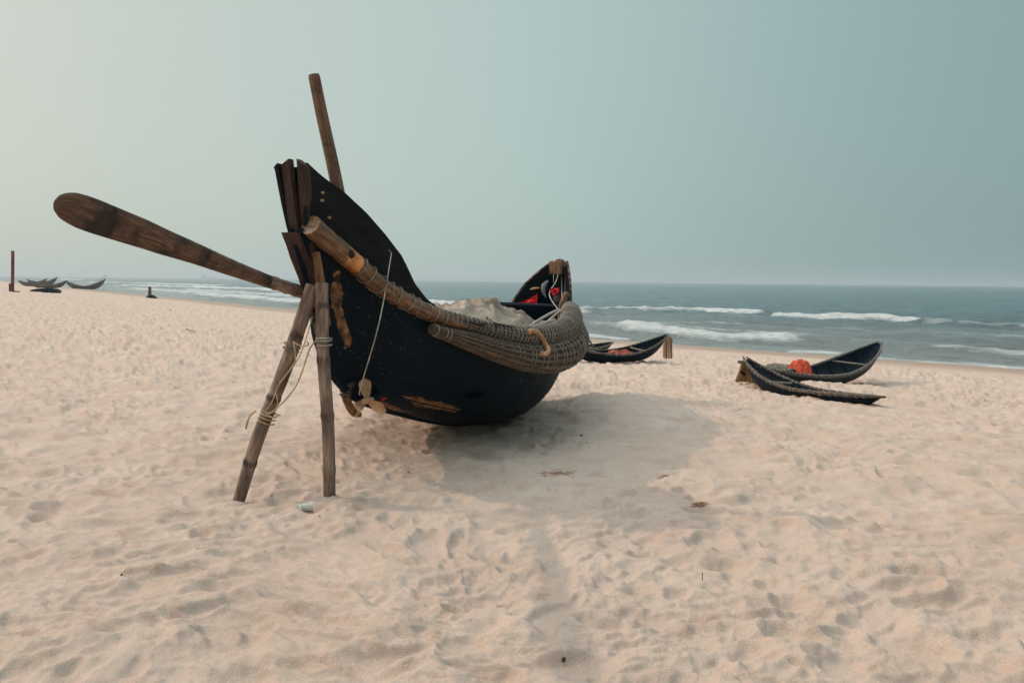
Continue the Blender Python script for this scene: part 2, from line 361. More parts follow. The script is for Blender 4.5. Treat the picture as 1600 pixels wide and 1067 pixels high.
def sand_material():
    m = bpy.data.materials.new('sand'); m.use_nodes = True; t = m.node_tree; n = t.nodes; l = t.links; b = n['Principled BSDF']
    tc = n.new('ShaderNodeTexCoord')
    def noise(sc, det=5, rg=.6):
        z = n.new('ShaderNodeTexNoise'); z.inputs['Scale'].default_value = sc; z.inputs['Detail'].default_value = det; z.inputs['Roughness'].default_value = rg
        l.new(tc.outputs['Object'], z.inputs['Vector']); return z
    a = noise(1.3); cr = n.new('ShaderNodeValToRGB'); l.new(a.outputs['Fac'], cr.inputs[0]); e = cr.color_ramp.elements
    e[0].position = .3; e[0].color = (.53, .377, .289, 1); e[1].position = .7; e[1].color = (.61, .458, .362, 1)
    g = noise(260, 3, .8); gr = n.new('ShaderNodeMapRange'); gr.inputs[1].default_value = .3; gr.inputs[2].default_value = .7; gr.inputs[3].default_value = .74; gr.inputs[4].default_value = 1.16
    l.new(g.outputs['Fac'], gr.inputs[0]); mu = n.new('ShaderNodeMixRGB'); mu.blend_type = 'MULTIPLY'; mu.inputs[0].default_value = 1
    l.new(cr.outputs[0], mu.inputs[1]); l.new(gr.outputs[0], mu.inputs[2])
    # coarser darker grains gathered in patches
    g2 = noise(150, 4, .75); p2 = noise(3.5, 4); s2 = n.new('ShaderNodeMath'); s2.operation = 'ADD'; l.new(g2.outputs['Fac'], s2.inputs[0]); l.new(p2.outputs['Fac'], s2.inputs[1])
    r2 = n.new('ShaderNodeMapRange'); r2.inputs[1].default_value = 1.11; r2.inputs[2].default_value = 1.26; r2.inputs[4].default_value = .6; l.new(s2.outputs[0], r2.inputs[0])
    m2 = n.new('ShaderNodeMixRGB'); m2.inputs[2].default_value = (.40, .22, .12, 1); l.new(r2.outputs[0], m2.inputs[0]); l.new(mu.outputs[0], m2.inputs[1])
    w_ = n.new('ShaderNodeAttribute'); w_.attribute_name = 'wet'
    m3 = n.new('ShaderNodeMixRGB'); m3.inputs[2].default_value = (.36, .235, .165, 1); l.new(w_.outputs['Fac'], m3.inputs[0]); l.new(m2.outputs[0], m3.inputs[1])
    l.new(m3.outputs[0], b.inputs['Base Color'])
    rr = n.new('ShaderNodeMapRange'); rr.inputs[3].default_value = .95; rr.inputs[4].default_value = .45; l.new(w_.outputs['Fac'], rr.inputs[0]); l.new(rr.outputs[0], b.inputs['Roughness'])
    b.inputs['Specular IOR Level'].default_value = .15
    bz = noise(90, 6, .7); bp = n.new('ShaderNodeBump'); bp.inputs['Distance'].default_value = .010; bp.inputs['Strength'].default_value = .9
    l.new(bz.outputs['Fac'], bp.inputs['Height'])
    bz2 = noise(14, 4, .6); bq = n.new('ShaderNodeBump'); bq.inputs['Distance'].default_value = .02; bq.inputs['Strength'].default_value = .5
    l.new(bz2.outputs['Fac'], bq.inputs['Height']); l.new(bp.outputs[0], bq.inputs['Normal']); l.new(bq.outputs[0], b.inputs['Normal'])
    MATS['sand'] = m
sand_material()
yp = np.arange(1500, 56, -1.35)
ds = CAM_H*FPX/yp; ds = ds[ds > 1.3]; ds = np.concatenate([[.02, .6, 1.0], ds, np.geomspace(ds[-1]*1.012, 1500, 260)])
fine = np.radians(np.linspace(-44, 44, 1150)); coarse = np.radians(np.linspace(44, 316, 150)[1:-1])
th = np.concatenate([fine, coarse])
beach = radial_mesh('sand_beach', ds, th, lambda x, y: zbase(x, y)+detail(x, y), 'sand', close=True,
    attrs={'wet': lambda x, y: sm(30.5, 35.5, shore_st(x, y)[0]+1.2*fbm(x/3., y/3., 3, 88))})
beach['kind'] = 'structure'

# ================================================================ THE SEA
BANDS = []   # (points on the water, half width, height, foam)
def band(pix, wd, ht, foam): BANDS.append(([onz(x, y, SEA_Z)[:2] for x, y in pix], wd*.8, ht, foam))
band([(1222, 496), (1290, 498), (1360, 500), (1432, 503)], 1.3, .55, 1.2)
band([(1432, 503), (1500, 508), (1600, 514), (1680, 520)], 1.8, .45, .62)
band([(1090, 486), (1130, 489), (1180, 491)], 1.6, .5, 1.1)
band([(900, 488), (980, 485), (1090, 487)], 3.0, .5, .78)
band([(985, 511), (1020, 517), (1070, 523), (1130, 528), (1210, 530)], 2.4, .40, .98)
band([(1020, 511), (1120, 518), (1240, 527)], 3.5, .1, .66)
band([(1245, 553), (1275, 553), (1305, 555)], .9, .12, 1.0)
band([(1340, 560), (1420, 566), (1510, 572), (1620, 580)], 1.3, .1, .86)
band([(900, 524), (930, 527), (970, 531)], 1.0, .1, .9)
band([(1120, 548), (1250, 557), (1350, 566), (1480, 576)], .8, .03, .62)
band([(200, 447), (300, 449), (420, 453), (520, 459)], 9, .5, 1.02)
band([(150, 441), (230, 443), (330, 446)], 14, .3, 1.0)
band([(330, 461), (400, 466), (480, 473)], 5, .3, .95)
band([(210, 451), (300, 457), (390, 463)], 9, .2, .8)
band([(800, 499), (900, 503), (1000, 506), (1150, 509)], 3, .15, .62)
band([(1300, 512), (1450, 520), (1600, 528)], 2, .12, .60)
band([(1480, 546), (1550, 552), (1640, 560)], 1.2, .1, .72)
band([(300, 453), (420, 461), (560, 471)], 12, .2, .78)
band([(640, 473), (700, 479), (760, 482)], 4.5, .5, 1.05)
band([(760, 482), (850, 488), (900, 490)], 3.5, .4, .85)
band([(95, 436), (125, 437.5)], 20, .3, 1.1)
def band_eval(x, y):
    H = np.zeros_like(x); Fm = np.zeros_like(x); wob = fbm(x/6., y/6., 3, 51)
    for pts, wd, ht, fo in BANDS:
        best = np.full(x.shape, 1e9); sgn = np.zeros_like(x); tot = 0; endf = np.ones_like(x)
        for i in range(len(pts)-1):
            ax, ay = pts[i]; bx, by = pts[i+1]; dx, dy = bx-ax, by-ay; L2 = dx*dx+dy*dy
            t = np.clip(((x-ax)*dx+(y-ay)*dy)/L2, 0, 1); qx = x-ax-t*dx; qy = y-ay-t*dy; d = np.hypot(qx, qy)
            side = (qx*.69+qy*.724); k = d < best; best = np.where(k, d, best); sgn = np.where(k, side, sgn)
        d = best+wd*.55*wob
        d = np.maximum(d, 0)
        # steep front towards the shore, long back seawards
        prof = np.exp(-(d/np.where(sgn < 0, wd*.8, wd*1.7))**2)
        H = np.maximum(H, ht*prof); Fm = np.maximum(Fm, fo*np.exp(-(d/np.where(sgn < 0, wd*1.25, wd*.9))**2))
    return H, Fm
def sea_z(x, y):
    s, t = shore_st(x, y); H, _ = band_eval(x, y)
    dist = np.hypot(x, y)
    sw = .13*np.sin(2*math.pi*(s+2.5*fbm(t/30., s/30., 2, 15))/9.5)*(.4+.6*vnoise(t/25., s/12., 16))
    ch = .20*fbm(s/2.6, t/6., 4, 21)+.19*fbm(s/1.0, t/2.2, 3, 22)
    return SEA_Z+(H+(sw+ch)*sm(36, 46, s))*sm(38, 42, s+2)*sm(2500, 700, dist)
sea_m = bpy.data.materials.new('sea'); sea_m.use_nodes = True; MATS['sea'] = sea_m
def sea_material():
    t = sea_m.node_tree; n = t.nodes; l = t.links; b = n['Principled BSDF']
    tc = n.new('ShaderNodeTexCoord'); mp = n.new('ShaderNodeMapping'); mp.vector_type = 'TEXTURE'
    mp.inputs['Rotation'].default_value = (0, 0, math.radians(-44+0)); mp.inputs['Scale'].default_value = (2.6, 1, 1)
    l.new(tc.outputs['Object'], mp.inputs[0])
    def noise(sc, det=6, rg=.6, v=mp):
        z = n.new('ShaderNodeTexNoise'); z.inputs['Scale'].default_value = sc; z.inputs['Detail'].default_value = det; z.inputs['Roughness'].default_value = rg
        l.new(v.outputs[0], z.inputs['Vector']); return z
    fa = n.new('ShaderNodeAttribute'); fa.attribute_name = 'foam'; sh = n.new('ShaderNodeAttribute'); sh.attribute_name = 'shallow'
    base = n.new('ShaderNodeMixRGB'); base.inputs[1].default_value = (.074, .136, .146, 1); base.inputs[2].default_value = (.20, .215, .20, 1); l.new(sh.outputs['Fac'], base.inputs[0])
    pa = noise(.10, 4); pr = n.new('ShaderNodeMapRange'); pr.inputs[1].default_value = .3; pr.inputs[2].default_value = .7; pr.inputs[3].default_value = .75; pr.inputs[4].default_value = 1.3; l.new(pa.outputs['Fac'], pr.inputs[0])
    mu = n.new('ShaderNodeMixRGB'); mu.blend_type = 'MULTIPLY'; mu.inputs[0].default_value = 1; l.new(base.outputs[0], mu.inputs[1]); l.new(pr.outputs[0], mu.inputs[2])
    fz = noise(1.3, 10, .80); ad = n.new('ShaderNodeMath'); ad.operation = 'ADD'; l.new(fa.outputs['Fac'], ad.inputs[0]); l.new(fz.outputs['Fac'], ad.inputs[1])
    mr = n.new('ShaderNodeMapRange'); mr.inputs[1].default_value = 1.0; mr.inputs[2].default_value = 1.36; l.new(ad.outputs[0], mr.inputs[0])
    fo = n.new('ShaderNodeMixRGB'); fo.inputs[2].default_value = (.80, .80, .74, 1); l.new(mr.outputs[0], fo.inputs[0]); l.new(mu.outputs[0], fo.inputs[1]); l.new(fo.outputs[0], b.inputs['Base Color'])
    fb = noise(3.5, 6, .7); fbr = n.new('ShaderNodeMapRange'); fbr.inputs[1].default_value = .3; fbr.inputs[2].default_value = .7; fbr.inputs[3].default_value = .55; fbr.inputs[4].default_value = 1.1; l.new(fb.outputs['Fac'], fbr.inputs[0]); fm = n.new('ShaderNodeMixRGB'); fm.blend_type = 'MULTIPLY'; fm.inputs[0].default_value = 1; fm.inputs[1].default_value = (.78, .78, .73, 1); l.new(fbr.outputs[0], fm.inputs[2]); l.new(fm.outputs[0], fo.inputs[2])
    rg = n.new('ShaderNodeMapRange'); rg.inputs[3].default_value = .22; rg.inputs[4].default_value = .9; l.new(mr.outputs[0], rg.inputs[0]); l.new(rg.outputs[0], b.inputs['Roughness'])
    b.inputs['IOR'].default_value = 1.33
    b1 = noise(.9, 8, .65); bp = n.new('ShaderNodeBump'); bp.inputs['Distance'].default_value = 1.7; bp.inputs['Strength'].default_value = .9; l.new(b1.outputs['Fac'], bp.inputs['Height']); l.new(bp.outputs[0], b.inputs['Normal'])
sea_material()
yp = np.concatenate([np.arange(190, 60, -1.0), np.arange(60, 3, -.4)])
ds = (CAM_H-SEA_Z)*FPX/yp; ds = ds[ds > 22]; ds = np.concatenate([[21.], ds, np.geomspace(ds[-1]*1.1, 9000, 40)])
sea = radial_mesh('sea', ds, np.radians(np.concatenate([np.linspace(-85, -44, 60)[:-1], np.linspace(-44, 44, 900), np.linspace(44, 85, 60)[1:]])), sea_z, 'sea',
    attrs={'foam': lambda x, y: np.maximum(np.maximum(band_eval(x, y)[1], .50*sm(43, 40.3, shore_st(x, y)[0])), .40*sm(75, 45, shore_st(x, y)[0])*sm(-.1, .5, fbm(x/7., y/4., 3, 91))), 'shallow': lambda x, y: sm(95, 42, shore_st(x, y)[0])})
sea['kind'] = 'structure'

# ================================================================ THE BIG BOAT
AX = math.radians(20); P0 = Vector((-1.5, 5.95, 0))
boat = empty('fishing_boat', 'large tar-black wooden boat with tall plank end, bamboo fenders and propeller, nearest of all', 'boat', P0, -AX)
UX = Vector((math.sin(AX), math.cos(AX), 0)); VX = Vector((math.cos(AX), -math.sin(AX), 0))
def loc_of(p):                                          # world -> boat frame (v, u, w)
    d = Vector(p)-P0; return Vector((d.dot(VX), d.dot(UX), d.z))
def W(v, u, w_): return P0+VX*v+UX*u+Vector((0, 0, w_))
def bl(px, py, v):                                      # point of the boat frame at side offset v seen there
    r = Vector(ray(px, py)); o = Vector((0, 0, CAM_H)); tt = (v-(o-P0).dot(VX))/r.dot(VX); return loc_of(o+r*tt)
def curve(pts):
    X = np.array([p[0] for p in pts], float); Y = np.array([p[1] for p in pts], float)
    xs = np.linspace(X[0], X[-1], 400); ys = np.interp(xs, X, Y); k = np.hanning(19); k /= k.sum(); ys = np.convolve(np.pad(ys, 9, 'reflect', reflect_type='odd'), k, 'valid')
    return lambda u: np.interp(u, xs, ys)
half = curve([(-.25, .062), (0, .085), (.25, .165), (.7, .36), (1.4, .66), (2.0, .90), (2.5, 1.01), (2.95, 1.05), (3.5, .99), (4.2, .76), (5.0, .58), (5.6, .43), (6.1, .25), (6.5, .085)])
rimw = curve([(-.25, 1.98), (-.1, 1.93), (.13, 1.80), (.29, 1.69), (.5, 1.53), (.79, 1.38), (1.04, 1.28), (1.47, 1.15), (1.91, 1.04), (2.4, 1.00), (3.0, 1.02), (3.6, 1.10), (4.3, 1.19), (5.2, 1.22), (5.8, 1.30), (6.5, 1.45)])
keel = curve([(-.25, 1.90), (-.05, 1.5), (.10, 1.15), (.20, .98), (.34, .82), (.60, .64), (.98, .50), (1.35, .38), (1.75, .27), (2.4, .10), (3.3, -.04), (4.4, -.04), (5.2, .12), (5.8, .42), (6.2, .8), (6.5, 1.35)])
def hull_pt(u, t, off=0.):
    f = sm(.0, 2.2, u)*sm(6.6, 4.8, u); p = 1.1+1.15*f; q = 1.0+1.0*f
    v = (half(u)-off)*(1-(1-t)**p)**(1/q); k = keel(u)+off*.8
    if not off: v -= .006*max(math.exp(-((t-q)/.008)**2) for q in (.17, .31, .46, .61, .77))*min(1, v/.05)
    return v, k+(rimw(u)-k)*t
def loft(section, us, ts, thick):
    """closed shell: outer skin keel->rim both sides, inner skin offset inwards"""
    mb = MB(); nt = len(ts)
    rows = []
    for u in us:
        o = [section(u, t, 0) for t in ts]; i_ = [section(u, t, thick) for t in ts]
        i_[-1] = (max(o[-1][0]-thick, .004), o[-1][1])
        i_ = [(max(a, 0), b) for a, b in i_]
        ring = [(-a, u, b) for a, b in o[::-1]]+[(a, u, b) for a, b in o[1:]]+[(a, u, b) for a, b in i_[::-1]]+[(-a, u, b) for a, b in i_[1:]]
        rows.append(ring)
    n = len(rows[0]); V = [p for r in rows for p in r]; F = []
    for i in range(len(rows)-1):
        for j in range(n):
            j2 = (j+1) % n; F.append([i*n+j, (i+1)*n+j, (i+1)*n+j2, i*n+j2])
    for i, fl in ((0, 0), (len(rows)-1, 1)):
        for j in range(nt*2-2):                         # end strips between outer and inner skins
            q = [i*n+j, i*n+j+1, i*n+(n-1-j-1 if n-1-j-1 >= 0 else 0), i*n+(n-1-j)]
            F.append(q if fl else q[::-1])
    mb.add(V, F); return mb
us = np.concatenate([np.linspace(-.2, 1.2, 42), np.linspace(1.2, 6.45, 76)[1:]]); ts = np.linspace(0, 1, 64)**1.15
hb = loft(hull_pt, us, ts, .035)
VV = np.array(hb.v); uu = VV[:, 1]; vv = VV[:, 0]; ww = VV[:, 2]
def blob(cu, cw, ru, rw, amp=1., rot=0):
    a = (uu-cu)*math.cos(rot)+(ww-cw)*math.sin(rot); b = -(uu-cu)*math.sin(rot)+(ww-cw)*math.cos(rot)
    return amp*np.exp(-((a/ru)**2+(b/rw)**2)**1.5)*(vv > 0)
def seg(a, b, r, amp):
    dx, dy = b[0]-a[0], b[1]-a[1]; t = np.clip(((uu-a[0])*dx+(ww-a[1])*dy)/(dx*dx+dy*dy), 0, 1)
    return amp*np.exp(-(np.hypot(uu-a[0]-t*dx, ww-a[1]-t*dy)/r)**3)*(vv > 0)
zoff = ww-keel(uu)
worn = np.maximum.reduce([.74*np.exp(-((uu-1.42)/.45)**4)*np.exp(-((zoff-.115)/.05)**2), .62*np.exp(-((uu-1.15)/.45)**4)*np.exp(-((zoff-.02)/.03)**2),
    seg((.17, 1.62), (.20, 1.42), .075, .66), seg((.20, 1.42), (.36, 1.08), .055, .68)])
hb.at['worn'] = worn*(vv > -.02)
hb.at['scuff'] = np.full(len(VV), .34)+.03*np.sin(uu*3)
hull = hb.build('hull', 'tar', boat, sharp=35)
# plank rub strake low on the hull
mb = MB()
mb.sweep([(hull_pt(u, .13)[0]+.004, u, hull_pt(u, .13)[1]) for u in np.linspace(1.0, 5.6, 40)], .006, 6); mb.build('seam_strip', 'tar', boat)
# floor boards + dark inside
mb = MB()
for k in range(9):
    u = 1.9+k*.45; hw = hull_pt(u, .42)[0]*.9; mb.box((0, u, .52), (2*hw, .46, .025))
mb.build('floor_boards', 'tar_inside', boat, smooth=False)

# bulwarks: tall planks at both ends
def bulwark(name, side, us_, top, low, thick=.032, matn='dark_plank', flare=0.0, lines=(.45,)):
    mb = MB(); rows = []
    tt = np.linspace(0, 1, 12)
    for u in us_:
        lo, hi = low(u), top(u); hi = max(hi, lo+.004); r = []
        for t in tt:
            h_ = half(u)+flare*(t*(hi-lo)); g = -.008 if any(abs(t-l_) < .05 for l_ in lines) else 0
            r.append((side*(h_+.012+g), u, lo+(hi-lo)*t))
        for t in tt[::-1]:
            h_ = half(u)+flare*(t*(hi-lo)); r.append((side*max(h_+.012-thick, .003), u, lo+(hi-lo)*t))
        rows.append(r)
    n = len(rows[0]); F = []
    for i in range(len(rows)-1):
        for j in range(n):
            j2 = (j+1) % n; q = [i*n+j, (i+1)*n+j, (i+1)*n+j2, i*n+j2]; F.append(q if side > 0 else q[::-1])
    F.append(list(range(n)) if side > 0 else list(range(n))[::-1]); e = list(range((len(rows)-1)*n, len(rows)*n)); F.append(e[::-1] if side > 0 else e)
    mb.add([p for r in rows for p in r], F)
    A = np.array(mb.v); wn = .53*np.exp(-((A[:, 2]-np.array([top(x) for x in A[:, 1]]))/.02)**2)*(A[:, 1] > .45)
    if matn == 'dark_plank' : mb.at['worn'] = wn
    return mb.build(name, matn, boat, sharp=30)
topn = lambda u: np.interp(u, [-.2, .0, .2, .38, .55, .70, .745, .84, .96, 1.1, 1.38, 1.7, 2.0, 2.3], [2.44, 2.345, 2.25, 2.12, 1.96, 1.80, 1.73, 1.565, 1.44, 1.355, 1.245, 1.145, 1.07, 1.0])
lown = lambda u: rimw(u)-.06
for sd in (1, -1): bulwark('bulwark_plank', sd, np.unique(np.concatenate([np.linspace(-.17, 2.2, 60), [.70, .745]])), topn, lown, flare=.02, lines=(.30, .62))
topf = lambda u: np.interp(u, [4.4, 5.2, 5.52, 5.86, 6.15, 6.46], [1.19, 1.23, 1.26, 1.57, 1.75, 1.92])
for sd in (1, -1): bulwark('bulwark_plank', sd, np.linspace(4.4, 6.44, 40), topf, lambda u: rimw(u)-.06, flare=.02, lines=(.5,))
# end posts: heavy planks standing side by side, tops cut at a slant
def slab(mb, path, wx, wy, up, cut=0.):
    P = smooth_path(path, 5); mb.sweep(P, wx, 4, ry=wy, up=up, prof=lambda a, d: 1.414, twist=0)
def post(pts, hw, hd, name='end_post', matn='post_wood', cut=.05):
    """a plank post: pts (v,u,w) bottom to top, half width hw (across), half depth hd (fore and aft)"""
    mb = MB(); P = smooth_path(pts, 5); V = []; n = len(P)
    for i, p in enumerate(P):
        t = i/(n-1); s1 = abs(cut)*max(0, (t-.93)/.07)
        for sx, sy in ((-1, -1), (0, -1.06), (1, -1), (1, 1), (-1, 1)):
            V.append((p.x+sx*hw, p.y+sy*hd, p.z+(-s1*(1 if sx*cut_side > 0 else .5 if sx == 0 else 0))+.0))
    F = []
    for i in range(n-1):
        for j in range(5):
            j2 = (j+1) % 5; F.append([i*5+j, i*5+j2, (i+1)*5+j2, (i+1)*5+j])
    F.append([4, 3, 2, 1, 0]); F.append([(n-1)*5+k for k in range(5)])
    mb.add(V, F); return mb.build(name, matn, boat, sharp=25)
cut_side = 1
cut_side = -1
post([(-.0, .0, 1.52), (-.012, -.09, 1.75), (-.03, -.165, 2.05), (-.052, -.21, 2.45)], .034, .028, cut=-.045)
cut_side = 1
post([(.018, .03, 1.50), (.034, -.05, 1.75), (.052, -.125, 2.05), (.066, -.185, 2.45)], .034, .032, cut=-.05)
cut_side = 1
cut_side = -1
post([(-.045, .02, 1.62), (-.066, -.08, 1.85), (-.088, -.15, 2.10), (-.122, -.20, 2.42)], .016, .05, 'end_post', 'dark_plank', cut=.03)
# inner dark board between the posts
post([(0, .08, 1.45), (0, -.02, 1.75), (0, -.09, 2.05), (-.01, -.15, 2.40)], .075, .012, 'end_board', 'tar_inside', cut=0)
# stem timber and its lower knee (worn brown wood)
mb = MB(); mb.sweep([(-.03, .00, 1.62), (-.02, .02, 1.56), (0, .05, 1.45), (.0, .07, 1.2), (0, .19, .98), (0, .33, .82), (0, .59, .635), (0, .97, .495)]+[(0, u, float(keel(u))+.004) for u in (1.35, 1.75, 2.1, 2.5, 3.0, 3.6)], [.05, .05, .045, .045, .045, .04, .035, .03, .03, .03, .025, .02, .02, .02], 8, sub=4)
mb.build('stem', 'tar', boat)
post([(.055, .075, 1.25), (.06, .03, 1.45), (.055, -.02, 1.65), (.05, -.06, 1.80)], .045, .03, 'stem_cheek', 'worn_wood', cut=.04)
post([(-.03, .03, 1.50), (-.06, -.01, 1.62), (-.09, -.06, 1.76), (-.105, -.12, 1.93)], .030, .035, 'stem_cheek', 'worn_wood', cut=.04)
post([(-.0, .045, 1.40), (-.01, -.045, 1.62), (-.01, -.155, 1.80), (-.02, -.225, 1.93)], .066, .018, 'stem_cheek', 'post_wood', cut=.0)
# far stem post with the worn wooden head
post([(0, 6.36, 1.15), (0, 6.43, 1.5), (0, 6.46, 1.75), (0, 6.47, 1.89)], .082, .035, 'end_post', 'dark_plank', cut=.0)
mb = MB(); mb.sweep([(-.085, 6.44, 1.82), (-.045, 6.44, 1.885), (.0, 6.44, 1.90), (.045, 6.44, 1.885), (.088, 6.44, 1.82)], .040, 8, sub=4); mb.build('post_cap', 'worn_wood', boat)
mb = MB(); mb.box((-.03, 6.36, 1.80), (.20, .10, .20)); mb.build('breasthook', 'worn_wood', boat)

# rails: split bamboo poles under the bulwark, lashed on
def rail_pts(sd):
    L = [(-.17, 1.985), (-.02, 1.90), (.13, 1.81), (.29, 1.70), (.5, 1.545), (.79, 1.395), (1.04, 1.30), (1.3, 1.215)]
    Q = [(sd*(half(u)+(.045 if sd > 0 or u > .25 else .02)), u, w_) for u, w_ in L]
    return Q if sd > 0 else [(-.085, -.10, 1.93)]+Q[2:]
def node_prof(step, amp):
    return lambda a, d: 1+amp*math.exp(-(((d % step)-step/2)/.018)**2)
for sd in (1, -1):
    mb = MB(); mb.sweep(rail_pts(sd), [.078, .080, .078, .074, .068, .062, .060, .058] if sd > 0 else [.045, .06, .06, .06, .058, .058], 16, sub=8, prof=node_prof(.36, .06)); A = np.array(mb.v); d1 = (A[:, 1]-.19)/.13; mb.at['worn'] = .62*np.exp(-d1**4)*(sd > 0)
    dk = np.linalg.norm(A-np.array((half(.17)+.11, .15, 1.79)), axis=1); mb.at['knot'] = .9*np.exp(-(dk/.045)**4)*(sd > 0); r_ = mb.build('rail', 'bamboo_rail', boat)
    mb = MB(); P = smooth_path(rail_pts(sd), 8); mb.sweep(winding(P, [.082, .080, .074, .064, .060], .105, .006, .33, .98, .15), .005, 5); mb.build('lashing', 'cord', r_)
# fenders: long bundles of split bamboo
mat('small_rim', (.085, .065, .05), .85, ((.03, .024, .02), (.18, .14, .11)), 3, (2, 10, 1), .002, 8, 'UV')
def lobes(nl, amp, seed):
    ph = [random.Random(seed+i).uniform(-.5, .5) for i in range(nl)]
    def f(a, d):
        x = a/(2*math.pi)*nl; k = int(x) % nl; return 1-amp*(abs(2*(x-math.floor(x))-1)**3)+ph[k]*.035*math.sin(d*2.1+ph[k]*9)
    return f
def bundle(pts, rad, nl, matn, seed, pitch, cr, name='fender', jit=.12, ns=8, amp=.2):
    mb = MB(); mb.sweep(pts, rad, nl*6, sub=8, prof=lobes(nl, amp, seed)); f = mb.build(name, matn, boat, sharp=50)
    P = smooth_path(pts, 8); mb = MB(); mb.sweep(winding(P, rad, pitch, cr, .01, .99, jit), cr, 5); mb.build('lashing', 'cord', f); return f
UPW = [(1.02, 1.315), (1.35, 1.225), (1.75, 1.13), (2.15, 1.075), (2.6, 1.06), (3.0, 1.09), (3.4, 1.15), (3.8, 1.215), (4.2, 1.26), (4.5, 1.28)]
UPR = [.052, .062, .076, .092, .106, .118, .122, .118, .10, .06]
LOW = [(.93, 1.195), (1.12, 1.135), (1.35, 1.065), (1.75, .945), (2.15, .865), (2.6, .845), (3.0, .88), (3.4, .945), (3.8, 1.03), (4.2, 1.12), (4.5, 1.18)]
LOR = [.042, .062, .088, .115, .14, .166, .175, .168, .14, .11, .06]
for sd in (1, -1):
    bundle([(sd*(half(u)+.045), u, w_-(0 if sd > 0 else .09)) for u, w_ in UPW], UPR, 14, 'fender_grey', 5, .055, .006, amp=.14)
    bundle([(sd*(half(u)+.075), u, w_) for u, w_ in LOW], LOR, 15, 'fender_bamboo', 9, .088, .006, jit=.25)
# longitudinal tie cord along the lower fender
mb = MB(); mb.sweep([(half(u)+.075+r*.80, u, w_-r*.66) for (u, w_), r in zip(LOW[1:8], LOR[1:8])], .005, 5, sub=5); mb.build('tie_cord', 'cord', boat)
# beams and thwarts
def beam(a, b, r, name, matn, par=boat, n=8, sub=1):
    mb = MB(); mb.sweep([a, b], r, n); return mb.build(name, matn, par)
beam((-.78, 4.95, 1.30), (.76, 4.75, 1.27), .028, 'crossbeam', 'tar')
beam((-.9, 2.35, .96), (.9, 2.35, .96), .035, 'thwart', 'plank_grey')
beam((-.75, 4.3, 1.08), (.72, 4.3, 1.08), .035, 'thwart', 'plank_grey')
beam((-.3, .75, 1.25), (.3, .75, 1.25), .03, 'thwart', 'post_wood')
# thole post with a knob at the far quarter
mb = MB(); mb.sweep([(.66, 4.35, 1.12), (.665, 4.36, 1.30), (.69, 4.37, 1.40)], [.05, .045, .035], 10, sub=3); mb.sweep([(.69, 4.37, 1.40), (.705, 4.375, 1.44), (.71, 4.375, 1.475)], [.03, .038, .018], 10, sub=3); mb.build('thole_post', 'worn_wood', boat)
# hanging line from far end head, grey ropes over the rail
mb = MB(); add_cord(mb, [(.02, 6.40, 1.90), (.03, 6.2, 1.62), (.2, 5.3, 1.42), (.62, 4.42, 1.22)], .008); add_cord(mb, [(.03, 6.42, 1.88), (.08, 6.3, 1.5), (.35, 5.4, 1.36), (.64, 4.40, 1.25)], .007); mb.build('stay_rope', 'rope_grey', boat)
mb = MB(); add_cord(mb, [(.64, 4.35, 1.26), (.56, 4.0, 1.18), (.42, 3.5, 1.02)], .018); add_cord(mb, [(.66, 4.33, 1.25), (.62, 3.9, 1.12), (.60, 3.4, 1.0)], .018)
mb.build('mooring_rope', 'rope_grey', boat)
mb = MB(); add_cord(mb, [(-.35, 3.1, 1.08), (.2, 2.8, 1.06), (.45, 3.1, 1.07), (.62, 3.5, 1.10), (.78, 3.7, 1.16)], .018); mb.build('mooring_rope', 'rope_grey', boat)
# bolts and grommets on the planks
mb = MB()
for px, py in ((514, 301), (514, 313), (522, 340)):
    p = bl(px, py, half(.1)+.05); u = p.y; mb = MB(); mb.sweep([(half(u)+.0, u, p.z), (half(u)+.035, u, p.z)], [.012, .009], 8); mb.build('bolt', 'brass', boat)
# the string from the bulwark down to the propeller
# propeller gear: shaft, bracket, three broad blades
HUB = bl(571, 627, .13)
prop = MB(); pr = None
mb = MB(); mb.sweep([HUB+Vector((0, -.03, .005)), HUB+Vector((.0, .05, 0)), HUB+Vector((0, .10, 0))], [.022, .03, .024], 12, sub=2); pr = mb.build('propeller', 'brass', boat)
def blade(ang, L_=.165, wd=.062):
    mb = MB(); d = Vector((math.cos(ang), 0, math.sin(ang))); ax = Vector((0, 1, 0)); sd_ = d.cross(ax)
    tw = (sd_*.95-ax*.30).normalized(); nr_ = d.cross(tw)
    V = []; F = []; nu, nv = 12, 9
    for layer in (1, -1):
        for i in range(nu):
            t = i/(nu-1); hw = wd*(.28+.72*math.sin(math.pi*min(1, t*.62+.0)**.9))*(1-max(0, (t-.72)/.28)**2.2*.999)
            tt = (sd_*(.97-.10*t)-ax*(.30+.15*t)).normalized(); n2 = d.cross(tt)
            for j in range(nv):
                s_ = -1+2*j/(nv-1); V.append(HUB+Vector((0, .035, 0))+d*(.02+L_*t)+tt*(hw*s_)+n2*(.012*s_*s_+layer*(.007*(1-.7*t)*(1-s_*s_)+.001)))
    for i in range(nu-1):
        for j in range(nv-1):
            a = i*nv+j; F.append([a, a+1, a+nv+1, a+nv]); c = a+nu*nv; F.append([c, c+nv, c+nv+1, c+1])
    mb.add(V, F); return mb.build('blade', 'brass', pr, sharp=60)
blade(math.radians(100), .17, .052); blade(math.radians(-22), .17, .062); blade(math.radians(-142), .18, .062)
mb = MB(); mb.sweep([HUB+Vector((0, .08, 0)), HUB+Vector((-.03, .25, .02)), (.03, HUB.y+.55, .60)], [.022, .024, .03], 10, sub=4); mb.build('shaft', 'tar', boat)
p = bl(593, 621, .05); mb = MB(); mb.sweep([p, p+Vector((.03, .0, 0)), p+Vector((.055, .02, .002))], [.018, .026, .014], 8); mb.build('red_tie', 'red_cloth', boat)
